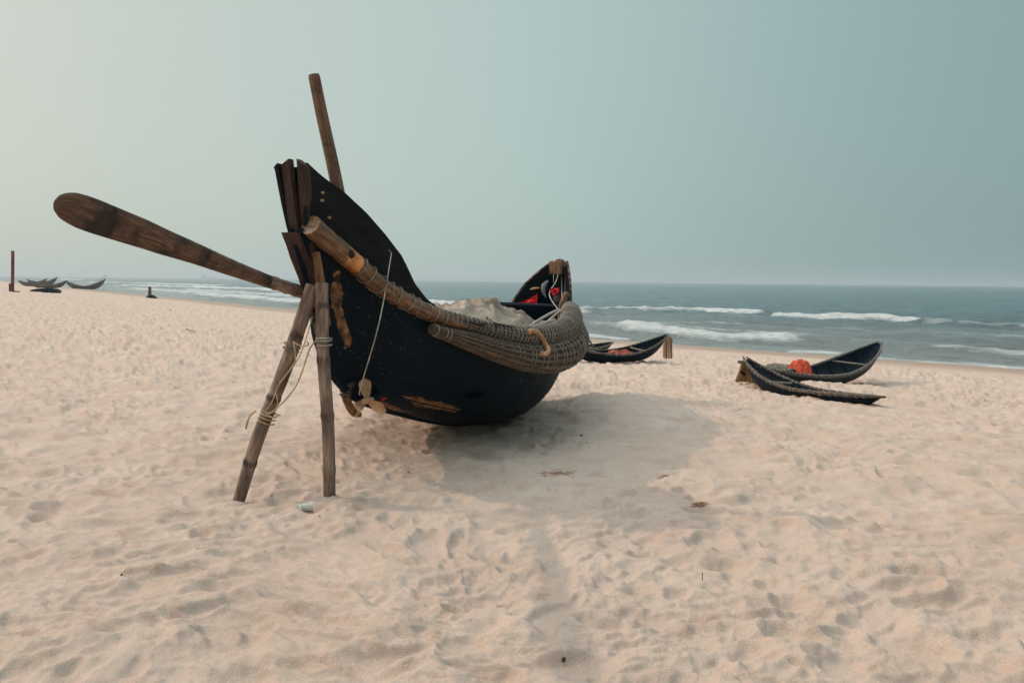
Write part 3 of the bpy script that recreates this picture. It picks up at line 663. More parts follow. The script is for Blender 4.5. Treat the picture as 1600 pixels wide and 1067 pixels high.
SK = [bl(556, 592, 0), bl(545, 600, 0), bl(540, 616, 0), bl(545, 632, 0), bl(552, 644, 0), bl(562, 648, 0)]
mb = MB(); mb.sweep(SK, [.03, .036, .036, .034, .032, .022], 10, sub=5); sk = mb.build('skeg', 'worn_wood', boat)
mb = MB(); P = smooth_path(SK, 5); mb.sweep(winding(P, [.040, .042, .040, .036, .034], .022, .006, .0, .5, .3), .006, 5); mb.build('lashing', 'rope_dark', sk)
a = bl(612, 396, half(.62)+.02); b = bl(565, 602, .06)
mb = MB(); o1 = Vector((.05, -.10, 0)); a = a+o1*.5; b = b+o1; add_cord(mb, [a, a.lerp(b, .5)+Vector((.10, -.12, 0)), b, HUB+Vector((-.06, .02, .05))], .0048, 5)
mb.build('control_line', 'line', boat)
mb = MB(); add_cord(mb, [a+Vector((.0, .0, .0)), a+Vector((-.03, .03, .02)), a+Vector((-.06, .02, .03))], .004, 5); mb.build('line_hitch', 'cord', boat)

# ---- things lying in / hanging on the big boat (things of their own)
def cloth_mound(name, label, cat, c, rx, ry, h, rz, matn, seed, fold=.12, n=56, group=None, drop=.12, pw=2.4):
    """a crumpled sheet over a heap, with thickness"""
    V = []; F = []; rnd = random.Random(seed); R = Matrix.Rotation(rz, 3, 'Z'); X = np.linspace(-1, 1, n)
    gx, gy = np.meshgrid(X, X, indexing='ij'); r = np.sqrt(gx**2+gy**2)
    sx = gx*np.sqrt(np.maximum(0, 1-gy*gy/2)); sy = gy*np.sqrt(np.maximum(0, 1-gx*gx/2)); r = np.hypot(sx, sy)
    ang = np.arctan2(sy, sx)
    zz = h*(1-r**pw)*(1+.25*fbm(sx*2.2+seed, sy*2.2, 2, seed))
    rid = 1-np.abs(fbm(sx*3.1+seed+2*sy, sy*1.6, 3, seed+1))*2; rid = rid+.35*(1-np.abs(fbm(sx*8.1+seed-5*sy, sy*5.6, 3, seed+6))*2.4)
    zz = zz+fold*h*(rid-.5)*(1-r**4)+fold*h*.8*np.sin(ang*9+3*fbm(sx*2, sy*2, 2, seed+4))*r**2
    zz = zz-drop*r**6
    jr = 1+.07*np.sin(ang*5+seed)+.05*np.sin(ang*11+2*seed)
    for top in (0, -.012):
        for i in range(n):
            for j in range(n):
                p = R@Vector((sx[i, j]*rx*jr[i, j], sy[i, j]*ry*jr[i, j], 0)); V.append((p.x, p.y, zz[i, j]+top))
    m = n*n
    for i in range(n-1):
        for j in range(n-1):
            a_ = i*n+j; F.append([a_, a_+n, a_+n+1, a_+1]); F.append([a_+m, a_+1+m, a_+n+1+m, a_+n+m])
    bd = [i*n for i in range(n)]+[(n-1)*n+j for j in range(1, n)]+[i*n+n-1 for i in range(n-2, -1, -1)]+[j for j in range(n-2, 0, -1)]
    for k in range(len(bd)):
        a_, b2 = bd[k], bd[(k+1) % len(bd)]; F.append([a_, b2, b2+m, a_+m])
    mb = MB(); mb.add(V, F); o = mb.build(name, matn, None, c, sharp=70); tag(o, label, cat, group); return o
c = W(-.34, 3.40, .93)
cloth_mound('tarpaulin', 'crumpled beige tarpaulin heaped over the load inside the large black boat', 'tarpaulin', c, 1.0, 1.8, .37, -AX, 'tarp', 12, .34, 110)
# red cloths
def flag(name, label, cat, corners, matn, amp, seed, group=None, n=26):
    mb = MB(); V = []; F = []; A, B, C, D = [Vector(q) for q in corners]; nr_ = (B-A).cross(D-A).normalized()
    for lay in (0, 1):
        for i in range(n):
            for j in range(n):
                s_, t_ = i/(n-1), j/(n-1); p = A.lerp(B, s_).lerp(D.lerp(C, s_), t_); q = math.sin(s_*9+t_*4+seed)*amp+math.sin(t_*13-s_*6+seed*2)*amp*.5
                V.append(p+nr_*(q+lay*.006))
    m = n*n
    for i in range(n-1):
        for j in range(n-1):
            a_ = i*n+j; F.append([a_, a_+1, a_+n+1, a_+n]); F.append([a_+m, a_+n+m, a_+n+1+m, a_+1+m])
    bd = [i*n for i in range(n)]+[(n-1)*n+j for j in range(1, n)]+[i*n+n-1 for i in range(n-2, -1, -1)]+[j for j in range(n-2, 0, -1)]
    for k in range(len(bd)): a_, b2 = bd[k], bd[(k+1) % len(bd)]; F.append([a_, a_+m, b2+m, b2])
    mb.add(V, F); o = mb.build(name, matn, None, sharp=70); rebase(o, sum((Vector(q) for q in corners), Vector())/4); return tag(o, label, cat, group)
flag('red_flag', 'dark red flag lying inside the raised far end of the large black boat', 'flag', [at(803, 478, 10.9), at(838, 476, 10.75), at(840, 459, 10.75), at(838, 462, 10.8)], 'red_cloth', .02, 1)
flag('red_rag', 'bright red rag beside the thole post at the far end of the large boat', 'rag', [at(862, 461, 10.3), at(874, 462, 10.25), at(873, 450, 10.25), at(859, 451, 10.3)], 'red_cloth', .03, 4)
mb = MB(); mb.sweep([at(868, 462, 10.3), at(870, 467, 10.25), at(869, 473, 10.2)], [.035, .045, .02], 8, sub=3); o = mb.build('cloth_bundle', 'rope_dark', None); rebase(o, at(869, 473, 10.2)); tag(o, 'dark cloth bundle knotted just under the bright red rag', 'bundle')
mb = MB(); mb.sweep([at(856, 439, 11.2), at(850, 446, 11.1), at(849, 455, 11.05), at(853, 465, 11.0)], [.012, .035, .03, .006], 10, sub=4); o = mb.build('grey_float', 'grey_metal', None); rebase(o, at(853, 465, 11.)); tag(o, 'grey horn-shaped float hanging inside the far end of the large black boat', 'float')
mb = MB(); mb.sweep([at(828, 453, 11.3), at(834, 451, 11.3), at(843, 450, 11.3)], [.01, .03, .012], 10, ry=[.008, .018, .01], sub=4); o = mb.build('wooden_cleat', 'plank_tan', boat); o.data.transform(boat.matrix_world.inverted() if False else (Matrix.Translation(P0) @ Matrix.Rotation(-AX, 4, 'Z')).inverted())
from mathutils.bvhtree import BVHTree
MBOAT = Matrix.Translation(P0) @ Matrix.Rotation(-AX, 4, 'Z')
def tree_of(o, M):
    return BVHTree.FromPolygons([M @ v.co for v in o.data.vertices], [list(p.vertices) for p in o.data.polygons])
TREES = [tree_of(o, MBOAT) for o in boat.children if o.name.startswith(('fender', 'rail'))]+[tree_of(bpy.data.objects['tarpaulin'], Matrix.Translation(bpy.data.objects['tarpaulin'].location))]
def on_boat(px, py, off, default):
    o = Vector((0, 0, CAM_H)); d = Vector(ray(px, py)).normalized(); best = None
    for t in TREES:
        h = t.ray_cast(o, d)
        if h[0] is not None and (best is None or h[3] < best): best = h[3]
    return o+d*(best-off) if best else at(px, py, default)
mb = MB(); HP = [at(824, 519, 8.15), at(832, 517.5, 8.12), at(840, 520, 8.1), at(848, 530, 8.02), at(855, 542, 7.93), at(857, 549, 7.9), at(852, 553, 7.9), at(845, 552, 7.9)]
HP = [on_boat(px, py, .03, 8.) for px, py in ((825, 519), (832, 517), (840, 520), (848, 530), (854, 541), (857, 548), (852, 553), (845, 552))]
mb.sweep(HP, .024, 12, sub=6); o = mb.build('hose', 'hose', None); rebase(o, HP[0]); tag(o, 'orange plastic hose hooked over the bamboo fenders of the large black boat', 'hose')
CP = [on_boat(px, py, .02, 7.6) for px, py in ((733, 503), (752, 507), (759, 504), (761, 496), (766, 500), (771, 504), (780, 507), (800, 511))]
mb = MB(); add_cord(mb, CP, .010, 6); o = mb.build('cable', 'rope_dark', None); rebase(o, CP[0]); tag(o, 'kinked black cable lying along the beige tarpaulin in the large boat', 'cable')

# long oar with a broad blade
OP = [(87, 322, 3.62), (92, 321, 3.64), (100, 322, 3.67), (112, 325, 3.72), (128, 331, 3.79), (150, 339, 3.88), (197, 356, 4.1), (225, 366, 4.25), (258, 379, 4.4), (307, 397, 4.7), (350, 414, 5.0), (390, 429, 5.3), (424, 441.5, 5.6)]
ow = np.array([20, 33, 42, 49, 53, 53, 48, 45, 40, 32.5, 27, 22.5, 20.])
P = [at(a, b, d) for a, b, d in OP]; wr = [w_*p[2]/FPX/2 for w_, p in zip(ow, OP)]
oar = empty('oar', 'long wooden oar with a broad worn blade jutting out left of the boat end', 'oar', P[-1])
def in_frame(mb, o):
    M = (Matrix.Translation(o.location) @ o.rotation_euler.to_matrix().to_4x4()).inverted(); mb.v = [tuple(M @ Vector(v)) for v in mb.v]; return mb
up = Vector((.22, -.2, .95)); axis = (P[-1]-P[0]).normalized(); upv = (up-axis*up.dot(axis)).normalized()
mb = MB(); mb.sweep(P, [.012]*4+[.014]*4+[.018, .02, .025, .032, .038], 20, ry=wr, up=upv, sub=3); in_frame(mb, oar); mb.build('blade', 'oar_wood', oar)
Q = [at(418, 439, 5.55), at(475, 458, 6.0), at(505, 470, 6.3)]
mb = MB(); mb.sweep(Q, [.043, .045, .045], 14, sub=10, prof=node_prof(.13, .10)); in_frame(mb, oar); mb.build('shaft', 'bamboo_grey', oar)
for k, (px, py, d) in enumerate(((430, 443, 5.66), (447, 449, 5.79), (463, 454, 5.91))):
    mb = MB(); c = at(px, py, d); dr = (Q[1]-Q[0]).normalized(); mb.sweep([c-dr*.012, c-dr*.004, c+dr*.004, c+dr*.012], [.044, .050, .050, .044], 14); in_frame(mb, oar); mb.build('collar', 'bamboo_grey', oar)

# upright spar
mb = MB(); A, B = at(491, 122, 6.12), at(529, 302, 6.2); C = B+(B-A)*.62
mb.sweep([A+(A-B)*.012, A, A.lerp(B, .33), A.lerp(B, .66), B, B.lerp(C, .5), C], [.028, .044, .046, .048, .050, .050, .050], 16, sub=6, prof=lambda a, d: 1+.03*math.sin(d*9+a)); o = mb.build('spar', 'spar_wood', None); rebase(o, C)
tag(o, 'tall slanting wooden spar standing up from the near end of the large black boat', 'spar')

# two bamboo props
def bamboo(name, label, pts, rad, group, step=.42):
    base = Vector(pts[0]); o = empty(name, label, 'pole', base, group=group); mb = MB()
    mb.sweep(pts, rad, 18, sub=14, prof=lambda a, d: 1+.13*math.exp(-(((d % step)-step*.6)/.012)**2)-.05*math.exp(-(((d % step)-step*.6-.03)/.014)**2)+.015*math.sin(a*2+d*3))
    A = np.array(mb.v); dd = np.linalg.norm(A-A[:18].mean(0), axis=1) % step; mb.at['patch'] = .43+.30*np.exp(-((dd-step*.6+.012)/.016)**2)
    in_frame(mb, o); mb.build('pole', 'bamboo_grey', o); return o
f1 = hit(373, 776); f1.z -= .03; t1 = at(489, 446, 5.80)
f2 = hit(515, 780); f2.z -= .03; t2 = at(503, 442, 5.76)
pl1 = bamboo('bamboo_prop', 'leaning bamboo prop, left one of the pair holding up the boat end', [f1, f1.lerp(t1, .3)+Vector((-.018, 0, 0)), f1.lerp(t1, .62)+Vector((.006, 0, 0)), t1], [.043, .050, .052, .050], 'bamboo props under the boat end', .5)
pl2 = bamboo('bamboo_prop', 'upright bamboo prop, right one of the pair holding up the boat end', [f2, f2.lerp(t2, .35)+Vector((.008, 0, 0)), f2.lerp(t2, .7)+Vector((-.010, 0, 0)), t2], [.043, .046, .046, .044], 'bamboo props under the boat end', .40)
def wrap(o, f, t, frac, R, turns, name='rope_lashing', matn='rope_tan'):
    d = (t-f).normalized(); c = f.lerp(t, frac); P = [c-d*.05, c, c+d*.05]; mb = MB()
    mb.sweep(winding(P, [R, R, R], .1/turns, .006, .05, .95, .3), .0055, 6); in_frame(mb, o); return mb.build(name, matn, o)
wrap(pl1, f1, t1, (776-534)/(776-446.), .056, 3, matn='cord'); wrap(pl1, f1, t1, (776-645)/(776-446.), .054, 4); wrap(pl2, f2, t2, (780-527)/(780-442.), .051, 4, matn='rope_grey')
def rope(o, pix, r=.0055, matn='rope_tan', name='rope'):
    mb = MB(); add_cord(mb, [at(*q) for q in pix], r, 6, 6); in_frame(mb, o); return mb.build(name, matn, o)
rope(pl1, [(459, 536, 5.68), (462, 560, 5.66), (455, 575, 5.66), (440, 595, 5.66), (432, 610, 5.66), (434, 630, 5.64), (428, 643, 5.62), (417, 645, 5.6)])
rope(pl1, [(488, 495, 5.7), (478, 530, 5.68), (466, 560, 5.66), (448, 585, 5.66), (436, 600, 5.66), (425, 628, 5.62), (412, 645, 5.6)], .004)
rope(pl1, [(497, 528, 5.62), (484, 545, 5.62), (474, 575, 5.62), (464, 600, 5.62), (450, 620, 5.6), (434, 636, 5.58), (420, 646, 5.58), (408, 640, 5.58)])
rope(pl1, [(458, 534, 5.66), (466, 539, 5.64), (476, 541, 5.62), (482, 538, 5.62), (480, 534, 5.63)])
rope(pl1, [(400, 642, 5.55), (392, 648, 5.55), (387, 658, 5.56), (384, 670, 5.56)], .007)
rope(pl1, [(415, 648, 5.55), (425, 652, 5.55), (432, 650, 5.55), (438, 647, 5.56)], .006)
mb = MB(); mb.sweep([at(490, 488, 5.95), at(493, 497, 5.95), at(495, 505, 5.95)], [.03, .04, .03], 8, sub=3); mb.sweep([at(495, 505, 5.95), at(496, 515, 5.9), at(498, 525, 5.8)], [.03, .025, .03], 8, sub=3)
o = mb.build('knot_bundle', 'rope_dark', None); rebase(o, at(498, 525, 5.8)); tag(o, 'dark knotted rag hanging just behind the upright bamboo prop', 'rag')

# ================================================================ SMALLER BOATS
def small_boat(label, loc, yaw, L, B, end_a, end_b, depth, group, pitch=0, roll=0, name='wooden_boat', fr=.031, parts=True, matn='tar', railm='small_rim', sink=0., thw=(.3, .7)):
    """an open double-ended boat: u from 0 to L, rim rising by end_a / end_b above the midship rim height 'depth'"""
    o = empty(name, label, 'boat', loc, group=group, rot=(pitch, roll, yaw))
    rim = lambda u: depth+end_a*np.maximum(0, 1-u/(L*.55))**2.1+end_b*np.maximum(0, (u-L*.42)/(L*.58))**2.0-sink
    kl = lambda u: -sink+.0+(rim(u)+sink-.03)*(np.maximum(0, 1-u/(L*.42))**2.6+np.maximum(0, (u-L*.62)/(L*.38))**2.2)
    hf = lambda u: .03+B/2*np.clip(4*(u/L)*(1-u/L), 0, 1)**.75
    def sec(u, t, off=0.):
        k = kl(u)+off*.7; k = min(k, rim(u)-.01); return (hf(u)-off)*(1-(1-t)**1.9)**(1/1.6), k+(rim(u)-k)*t
    us = np.linspace(.0, L, 48); ts = np.linspace(0, 1, 14)**1.2
    m = loft(sec, us, ts, .025); A = np.array(m.v); m.v = [(a, b-L/2, c_) for a, b, c_ in m.v]
    if matn == 'tar': m.at['worn'] = np.zeros(len(A)); m.at['scuff'] = np.full(len(A), .36)
    m.build('hull', matn, o, sharp=35)
    if not parts: return o
    for sd in (1, -1):
        P = [(sd*(hf(u)+fr*.25), u-L/2, rim(u)) for u in np.linspace(-.02*L, L*1.02, 22)]
        mb = MB(); rad = [fr*.55, fr*.9]+[fr]*6+[fr*.9, fr*.55]; mb.sweep(P, rad, 40, sub=3, prof=lobes(8, .12, 3)); g = mb.build('gunwale', railm, o, sharp=50)
        mb = MB(); mb.sweep(winding([Vector(q) for q in smooth_path(P, 3)], rad, .11, .005, .03, .97, .4), .0045, 4); mb.build('lashing', 'rope_grey', g)
    if railm == 'small_rim':
        for t in (.16, .26, .36, .46, .56, .66, .76, .86):
            u = t*L; P = [(a, u-L/2, b+.012) for a, b in (sec(u, q, .03) for q in np.linspace(.05, .97, 9))]; P = [(-a, b, c_) for a, b, c_ in P[::-1]]+P
            mb = MB(); mb.sweep(P, .016, 6); mb.build('rib', 'dark_plank', o)
    for t in thw:
        u = t*L; mb = MB(); mb.box((0, u-L/2, rim(u)-.03), (2*hf(u), .07, .03)); mb.build('thwart', 'plank_grey', o, smooth=False)
    return o
G = 'small boats drawn up near the water'
def boat_between(label, pa, pb, L, B, ea, eb, dep, dz=0, **k):
    pa = Vector(pa); pb = Vector(pb); c = (pa+pb)/2; d = pb-pa; L = L or Vector((d.x, d.y)).length; yaw = math.atan2(-d.x, d.y); z = ground(c.x, c.y)+dz
    return small_boat(label, (c.x, c.y, z), yaw, L, B, ea, eb, dep, G, **k)
# right pair
bR = boat_between('small tarred boat at right with a red cloth bundle on board', hit(1186, 600), hit(1368, 592), None, .92, .38, .42, .36, 0, roll=math.radians(3))
bF = boat_between('narrow tarred boat lying low in the sand before the boat with the red bundle', hit(1163, 600), hit(1372, 637), None, .56, .36, .10, .25, -.14, roll=math.radians(-4))
bM = boat_between('tarred boat with reddish nets on board, right of the large boat', hit(888, 566), hit(1038, 566), None, .90, .25, .50, .30, 0, roll=math.radians(4))
bN = boat_between('tarred boat mostly hidden behind the large boat, its blunt end beside the paddle', hit(850, 560), hit(955, 557), None, .8, .3, .12, .30, 0)

# red cloth bundle in right boat
c = at(1249, 581, bR.location.y-.2)
cloth_mound('cloth_bundle', 'orange-red cloth bundle sitting on the gunwale of the small boat at right', 'cloth', c, .26, .24, .22, .2, 'orange_cloth', 5, .22, 40, drop=.06, pw=5)
c = at(968, 555.5, bM.location.y-.02)
cloth_mound('net_heap', 'reddish fishing net heaped along the near side of the middle boat', 'net', c, .50, .17, .15, .05, 'net_orange', 8, .4, 40, drop=.01)
c = at(1215, 577, bR.location.y)
cloth_mound('net_heap', 'brown fishing net piled at the left end of the small boat at right', 'net', c, .5, .17, .10, .1, 'plank_grey', 18, .4, 40, drop=.02)
# wooden frame panel left of right boat
def plank(mb, a, b, wd, th_, nrm):
    a, b = Vector(a), Vector(b); d = (b-a); ln = d.length; d.normalize(); n_ = Vector(nrm); n_ = (n_-d*n_.dot(d)).normalized(); s_ = d.cross(n_)
    R = Matrix((s_, n_, d)).transposed(); mb.box((a+b)/2, (wd, th_, ln), R)
dR = hit(1165, 598).y
pn = empty('rudder_frame', 'tan wooden panel with two stakes standing at the left end of the right boats', 'panel', hit(1168, 598))
def wpart(name, matn, par, fn, smooth=False):
    mb = MB(); fn(mb); in_frame(mb, par); return mb.build(name, matn, par, smooth=smooth)
wpart('board', 'plank_tan', pn, lambda m: plank(m, at(1168, 597, dR), at(1172, 567, dR), .34, .03, (0, 1, 0)))
wpart('stake', 'plank_tan', pn, lambda m: plank(m, at(1151, 597, dR-.06), at(1163, 563, dR-.06), .07, .05, (0, 1, 0)))
wpart('stake', 'plank_tan', pn, lambda m: plank(m, at(1177, 598, dR-.06), at(1184, 570, dR-.06), .09, .05, (0, 1, 0)))
wpart('crosspiece', 'plank_grey', pn, lambda m: plank(m, at(1153, 565, dR-.1), at(1186, 570, dR-.1), .06, .05, (0, 1, 0)))
wpart('peg', 'tar_inside', pn, lambda m: plank(m, at(1158, 580, dR-.1), at(1164, 586, dR-.1), .05, .04, (0, 1, 0)))
# stake bundle at the middle boat's bow
g0 = hit(1044, 560); dM = g0.y
tr = empty('stake_bundle', 'short upright bundle of bamboo stakes under the raised bow of the middle boat', 'stakes', g0)
for k, (x0, x1, yt) in enumerate(((1037, 1038, 531.5), (1041, 1041.5, 529), (1045, 1045, 528), (1049, 1048.5, 530))):
    wpart('stake', 'plank_tan' if k in (0, 2) else 'worn_wood', tr, lambda m: m.sweep([at(x0, 560, dM-.04*(k % 2)), at(x0*.5+x1*.5, 545, dM), at(x1, yt+2, dM), at(x1, yt, dM)], [.038, .040, .036, .02], 10, sub=3), True)
wpart('cap', 'worn_wood', tr, lambda m: m.sweep([at(1037, 533, dM+.05), at(1040, 528.5, dM+.05), at(1046, 528, dM+.05), at(1050, 534, dM+.05)], .045, 8, sub=4), True)
# T-handled paddle leaning by the big boat
dp = bN.location.y-1.0
pd = empty('paddle', 'long paddle with a T-shaped handle leaning beside the fender of the large boat', 'paddle', at(949, 568, dp))
A = at(905, 508, dp+.3); B = at(930, 546, dp+.1); C = at(947, 568, dp)
wpart('shaft', 'spar_wood', pd, lambda m: m.sweep([A, B], [.030, .034], 10, sub=4), True)
wpart('blade', 'spar_wood', pd, lambda m: m.sweep([B, B.lerp(C, .3), B.lerp(C, .8), C], [.035, .075, .10, .05], 12, ry=[.03, .02, .018, .012], up=(0, 1, 0), sub=4), True)
wpart('handle', 'plank_grey', pd, lambda m: m.sweep([at(899, 508, dp+.3), at(910, 503, dp+.3)], .035, 10), True)

# ================================================================ FAR LEFT
GF = 'distant boats on the left of the beach'
def far_boat(label, x0, x1, yb, ea, eb, dep=.35, L=None, d=None, yawoff=.12):
    xc = (x0+x1)/2; g = hit(xc, yb) if d is None else None
    if g is None: q = at(xc, yb, d); g = Vector((q.x, q.y, ground(q.x, q.y)))
    L = (x1-x0)/FPX*g.y*1.04
    return small_boat(label, (g.x, g.y, g.z), -math.pi/2+yawoff, L, L*.24, ea*L, eb*L, dep*L/5, GF, matn='far_boat', railm='far_boat', fr=.06, parts=True, thw=(.4,)), g
fb1, g1 = far_boat('distant boat with high curved ends and a pole at its right end', 104, 163, 452, .15, .20, .36)
fb2, g2 = far_boat('distant boat left of the lone curved one, overlapping other boats', 46, 103, 450.5, .16, .14, .36)
fb3, g3 = far_boat('distant boat behind the overlapping group, its end rising in the middle', 30, 72, 447.5, .1, .17, .6)
fb4, g4 = far_boat('distant boat behind the overlapping group, the one farthest right with a pole', 44, 88, 447.0, .1, .19, .6)
def stick(name, label, cat, pts, r, matn, group=None):
    P = [Vector(p) for p in pts]; mb = MB(); mb.sweep(P, r, 8, sub=3); o = mb.build(name, matn, None); rebase(o, P[0]); return tag(o, label, cat, group)
stick('pole', 'thin pole sticking up from the right end of the distant lone curved boat', 'pole', [at(154, 439, g1.y), at(160, 434.5, g1.y), at(167, 430, g1.y)], .06, 'far_boat')
stick('pole', 'thin pole sticking up from the overlapping distant boats', 'pole', [at(84, 438, g4.y), at(89, 436.5, g4.y), at(94, 435.3, g4.y)], .06, 'far_boat')
stick('pole', 'thin leg propping the right end of the distant lone curved boat', 'pole', [at(161.5, 452, g1.y), at(161, 440, g1.y)], .03, 'far_boat')
# dark capsized boat
gc = hit(70, 457); Lc = 50/FPX*gc.y
mb = MB(); mb.sweep([(-Lc/2, 0, .02), (-Lc*.42, 0, .14), (-Lc*.2, 0, .24), (Lc*.15, 0, .27), (Lc*.4, 0, .20), (Lc*.5, 0, .10)], [.08, .28, .42, .45, .38, .2], 14, ry=[.06, .2, .32, .36, .3, .16], sub=4)
o = mb.build('capsized_boat', 'tar_inside', None, gc); tag(o, 'dark overturned boat lying on the sand in front of the distant boats', 'boat')
# red post with block
gp = hit(19, 456)
rp = empty('marker_post', 'tall thin red post on a dark block at the left edge of the beach', 'post', gp)
wpart('post', 'red_post', rp, lambda m: m.sweep([gp+Vector((.04, 0, 0)), at(20, 392, gp.y)], .115*gp.y/60., 10), True)
wpart('block', 'post_wood', rp, lambda m: m.box(gp+Vector((-.02*gp.y/20, 0, 6.5/FPX*gp.y)), (5.5/FPX*gp.y, .3, 13/FPX*gp.y)))
o = stick('driftwood', 'small lump of driftwood beside the foot of the red post', 'driftwood', [hit(22, 456)+Vector((0, 0, .05)), hit(29, 457)+Vector((0, 0, .06))], .12, 'weed')
# wreckage stub at (235,455)
gs = hit(236, 466)
st = empty('wreck_stub', 'dark broken stub with an upright reddish stake standing near the waterline at left', 'wreckage', gs)
wpart('stake', 'red_stake', st, lambda m: m.sweep([at(234, 463, gs.y), at(234, 448, gs.y)], 2.4/FPX*gs.y, 8), True)
wpart('plank', 'tar_inside', st, lambda m: m.sweep([at(229, 464, gs.y), at(236, 463, gs.y), at(242, 466, gs.y), at(249, 470, gs.y-1)], [.03*gs.y/30, .07*gs.y/30, .075*gs.y/30, .03*gs.y/30], 8, sub=3), True)
# far ship on the horizon
q = at(325, 433, 5200); mb = MB(); mb.box((0, 0, 6), (95, 16, 13)); mb.box((-26, 0, 18), (18, 14, 14)); mb.box((20, 0, 16), (4, 4, 12)); mb.box((34, 0, 15), (3, 3, 10))
o = mb.build('ship', 'ship_grey', None, (q.x, q.y, SEA_Z-3), smooth=False); tag(o, 'tiny faint ship on the horizon above the oar shaft', 'ship')

# ================================================================ LITTLE THINGS ON THE SAND
def surf(px, py):
    p = hit(px, py); p.z = ground(p.x, p.y)+float(detail(np.array([p.x]), np.array([p.y]))[0]); return p
p = surf(478, 804); mb = MB(); R = Matrix.Rotation(math.radians(20), 3, 'Z')
prof_ = [(-.055, .026), (-.05, .027), (.05, .036), (.055, .038), (.058, .036), (.05, .0345), (-.045, .0255), (-.050, .0)]
V = []; F = []; n = 24
for x, r in prof_:
    for j in range(n): a = 2*math.pi*j/n; V.append(R @ Vector((x, math.cos(a)*r, math.sin(a)*r))*.85)
for i in range(len(prof_)-1):
    for j in range(n): j2 = (j+1) % n; F.append([i*n+j, i*n+j2, (i+1)*n+j2, (i+1)*n+j])
mb.add(V, F); o = mb.build('plastic_cup', 'clear_plastic', None, p+Vector((0, 0, .03))); tag(o, 'clear plastic cup lying on the sand in front of the bamboo props', 'cup')
chips = [(881, 1033, .030, 'dark oval seed pod on the sand at the bottom of the view'), (770, 691, .03, 'dark chip in the shade just below the hull of the large boat'),
 (909, 681, .04, 'dark chip at the outer edge of the shade right of the large hull'), (855, 703, .03, 'small dark chip between the hull shade and the dry weed patch'),
 (497, 652, .035, 'dark chip between the bamboo props and the propeller'), (353, 694, .02, 'small dark chip left of the leaning bamboo prop'),
 (424, 779, .018, 'tiny dark chip between the feet of the bamboo props'), (638, 736, .03, 'brown chip on sunlit sand below the end of the hull'),
 (706, 779, .02, 'brown chip below the large boat, left of the shadow'), (190, 909, .018, 'tiny dark chip on the open sand at lower left'),
 (499, 814, .02, 'orange-brown seed beside the clear plastic cup'), (788, 752, .016, 'tiny dark chip straight below the middle of the large boat'),
 (1366, 649, .06, 'dark curled weed scrap just below the narrow boat lying low in the sand'), (207, 464, .2, 'dark lump on the sand left of the broken stub'), (266, 486, .14, 'dark scrap on the sand below the broken stub')]
for k, (px, py, s_, lab) in enumerate(chips):
    p = surf(px, py); rn = random.Random(k); a = rn.uniform(0, 3.1); mb = MB(); d = Vector((math.cos(a), math.sin(a), .05))*s_
    if k == 0: d = Vector((.1, .9, .3)).normalized()*s_*.8
    mb.sweep([-d*.5, -d*.25+Vector((0, 0, s_*.08)), d*.2+Vector((0, 0, s_*.14)), d*.5], [s_*.06, s_*.24, s_*.26, s_*.05], 9, ry=[s_*.05, s_*.16, s_*.18, s_*.04], sub=3, prof=lambda a_, d_: 1+.25*math.sin(a_*3+k))
    o = mb.build('seed_pod' if k in (0, 10) else 'wood_chip', 'weed' if k in (10, 7) else 'chip', None, p+Vector((0, 0, s_*.08))); tag(o, lab, 'debris', 'bits of debris on the sand')
for k, (px, py) in enumerate(((897, 677), (954, 680), (864, 704), (846, 717), (936, 699), (920, 705), (916, 694), (800, 716), (878, 690), (960, 712), (828, 690), (985, 700))):
    p = surf(px, py); rn = random.Random(60+k); a = rn.uniform(0, 3.1); q = rn.uniform(.010, .022); d = Vector((math.cos(a), math.sin(a), .05))*q; mb = MB()
    mb.sweep([-d*.5, -d*.1, d*.5], [q*.08, q*.25, q*.1], 7, sub=3); o = mb.build('wood_chip', 'chip', None, p+Vector((0, 0, q*.1))); tag(o, 'tiny dark crumb scattered in the pale shadow right of the large hull', 'debris', 'crumbs in the shadow of the large boat')
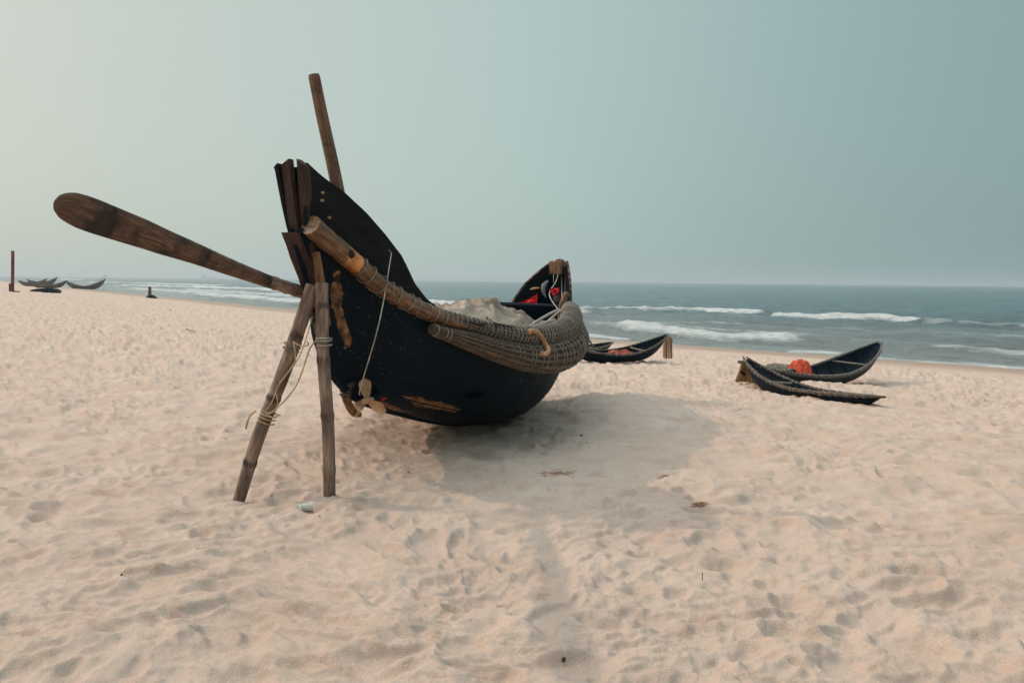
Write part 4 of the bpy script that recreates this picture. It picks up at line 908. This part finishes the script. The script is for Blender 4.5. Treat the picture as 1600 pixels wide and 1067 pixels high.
def twigs(name, label, px, py, rx, ry_, cnt, seed, L_=.05, matn='weed', r=.0018):
    rn = random.Random(seed); c = surf(px, py); mb = MB()
    for i in range(cnt):
        a = rn.uniform(0, 6.28); q = math.sqrt(rn.random()); x = c.x+q*math.cos(a)*rx; y = c.y+q*math.sin(a)*ry_+.5*(x-c.x)
        z = ground(x, y)+float(detail(np.array([x]), np.array([y]))[0])+rn.uniform(.002, .008); a2 = rn.uniform(0, 6.28); l_ = L_*rn.uniform(.4, 1.2); d = Vector((math.cos(a2), math.sin(a2), rn.uniform(-.1, .25)))*l_
        mb.sweep([Vector((x, y, z)), Vector((x, y, z))+d*.5+Vector((rn.uniform(-1, 1)*l_*.2, rn.uniform(-1, 1)*l_*.2, l_*.1)), Vector((x, y, z))+d], r, 5, sub=2)
    o = mb.build(name, matn, None); rebase(o, c); return tag(o, label, 'weed')
twigs('dry_weed', 'patch of dry orange-brown weed strands below and right of the large hull', 868, 742, .16, .14, 90, 3)
twigs('dry_weed', 'small clump of dry weed where the faint shadow bends', 1092, 793, .07, .04, 60, 4, .04)
twigs('dry_weed', 'loose clump of brown weed at the edge of the shadow, right of the first patch', 1038, 743, .06, .03, 30, 5, .04)
p = surf(1097, 908); stick('twig', 'thin dark twig standing upright in the sand at lower right', 'twig', [p, p+Vector((.002, 0, .022)), p+Vector((0, 0, .045))], .002, 'chip')
p = surf(291, 517); q = surf(306, 522); stick('stick', 'thin stick lying on the sand behind the leaning prop, left', 'stick', [p+Vector((0, 0, .03)), q+Vector((0, 0, .03))], .012, 'spar_wood')
p = surf(1315, 905)

# ================================================================ AIR
hz = MB(); x0, x1, y0, y1, z0, z1 = -9300, 9300, -1700, 9300, -12, 32
hz.add([(x0, y0, z0), (x1, y0, z0), (x1, y1, z0), (x0, y1, z0), (x0, y0, z1), (x1, y0, z1), (x1, y1, z1), (x0, y1, z1)], [[0, 3, 2, 1], [4, 5, 6, 7], [0, 1, 5, 4], [1, 2, 6, 5], [2, 3, 7, 6], [3, 0, 4, 7]])
hm = bpy.data.materials.new('haze'); hm.use_nodes = True; t = hm.node_tree; t.nodes.remove(t.nodes['Principled BSDF'])
pv = t.nodes.new('ShaderNodeVolumePrincipled'); pv.inputs['Color'].default_value = (.85, .92, .94, 1); pv.inputs['Density'].default_value = .00035; pv.inputs['Anisotropy'].default_value = .3
t.links.new(pv.outputs[0], t.nodes['Material Output'].inputs['Volume']); MATS['haze'] = hm
ho = hz.build('haze', 'haze', None, smooth=False); ho['kind'] = 'stuff'
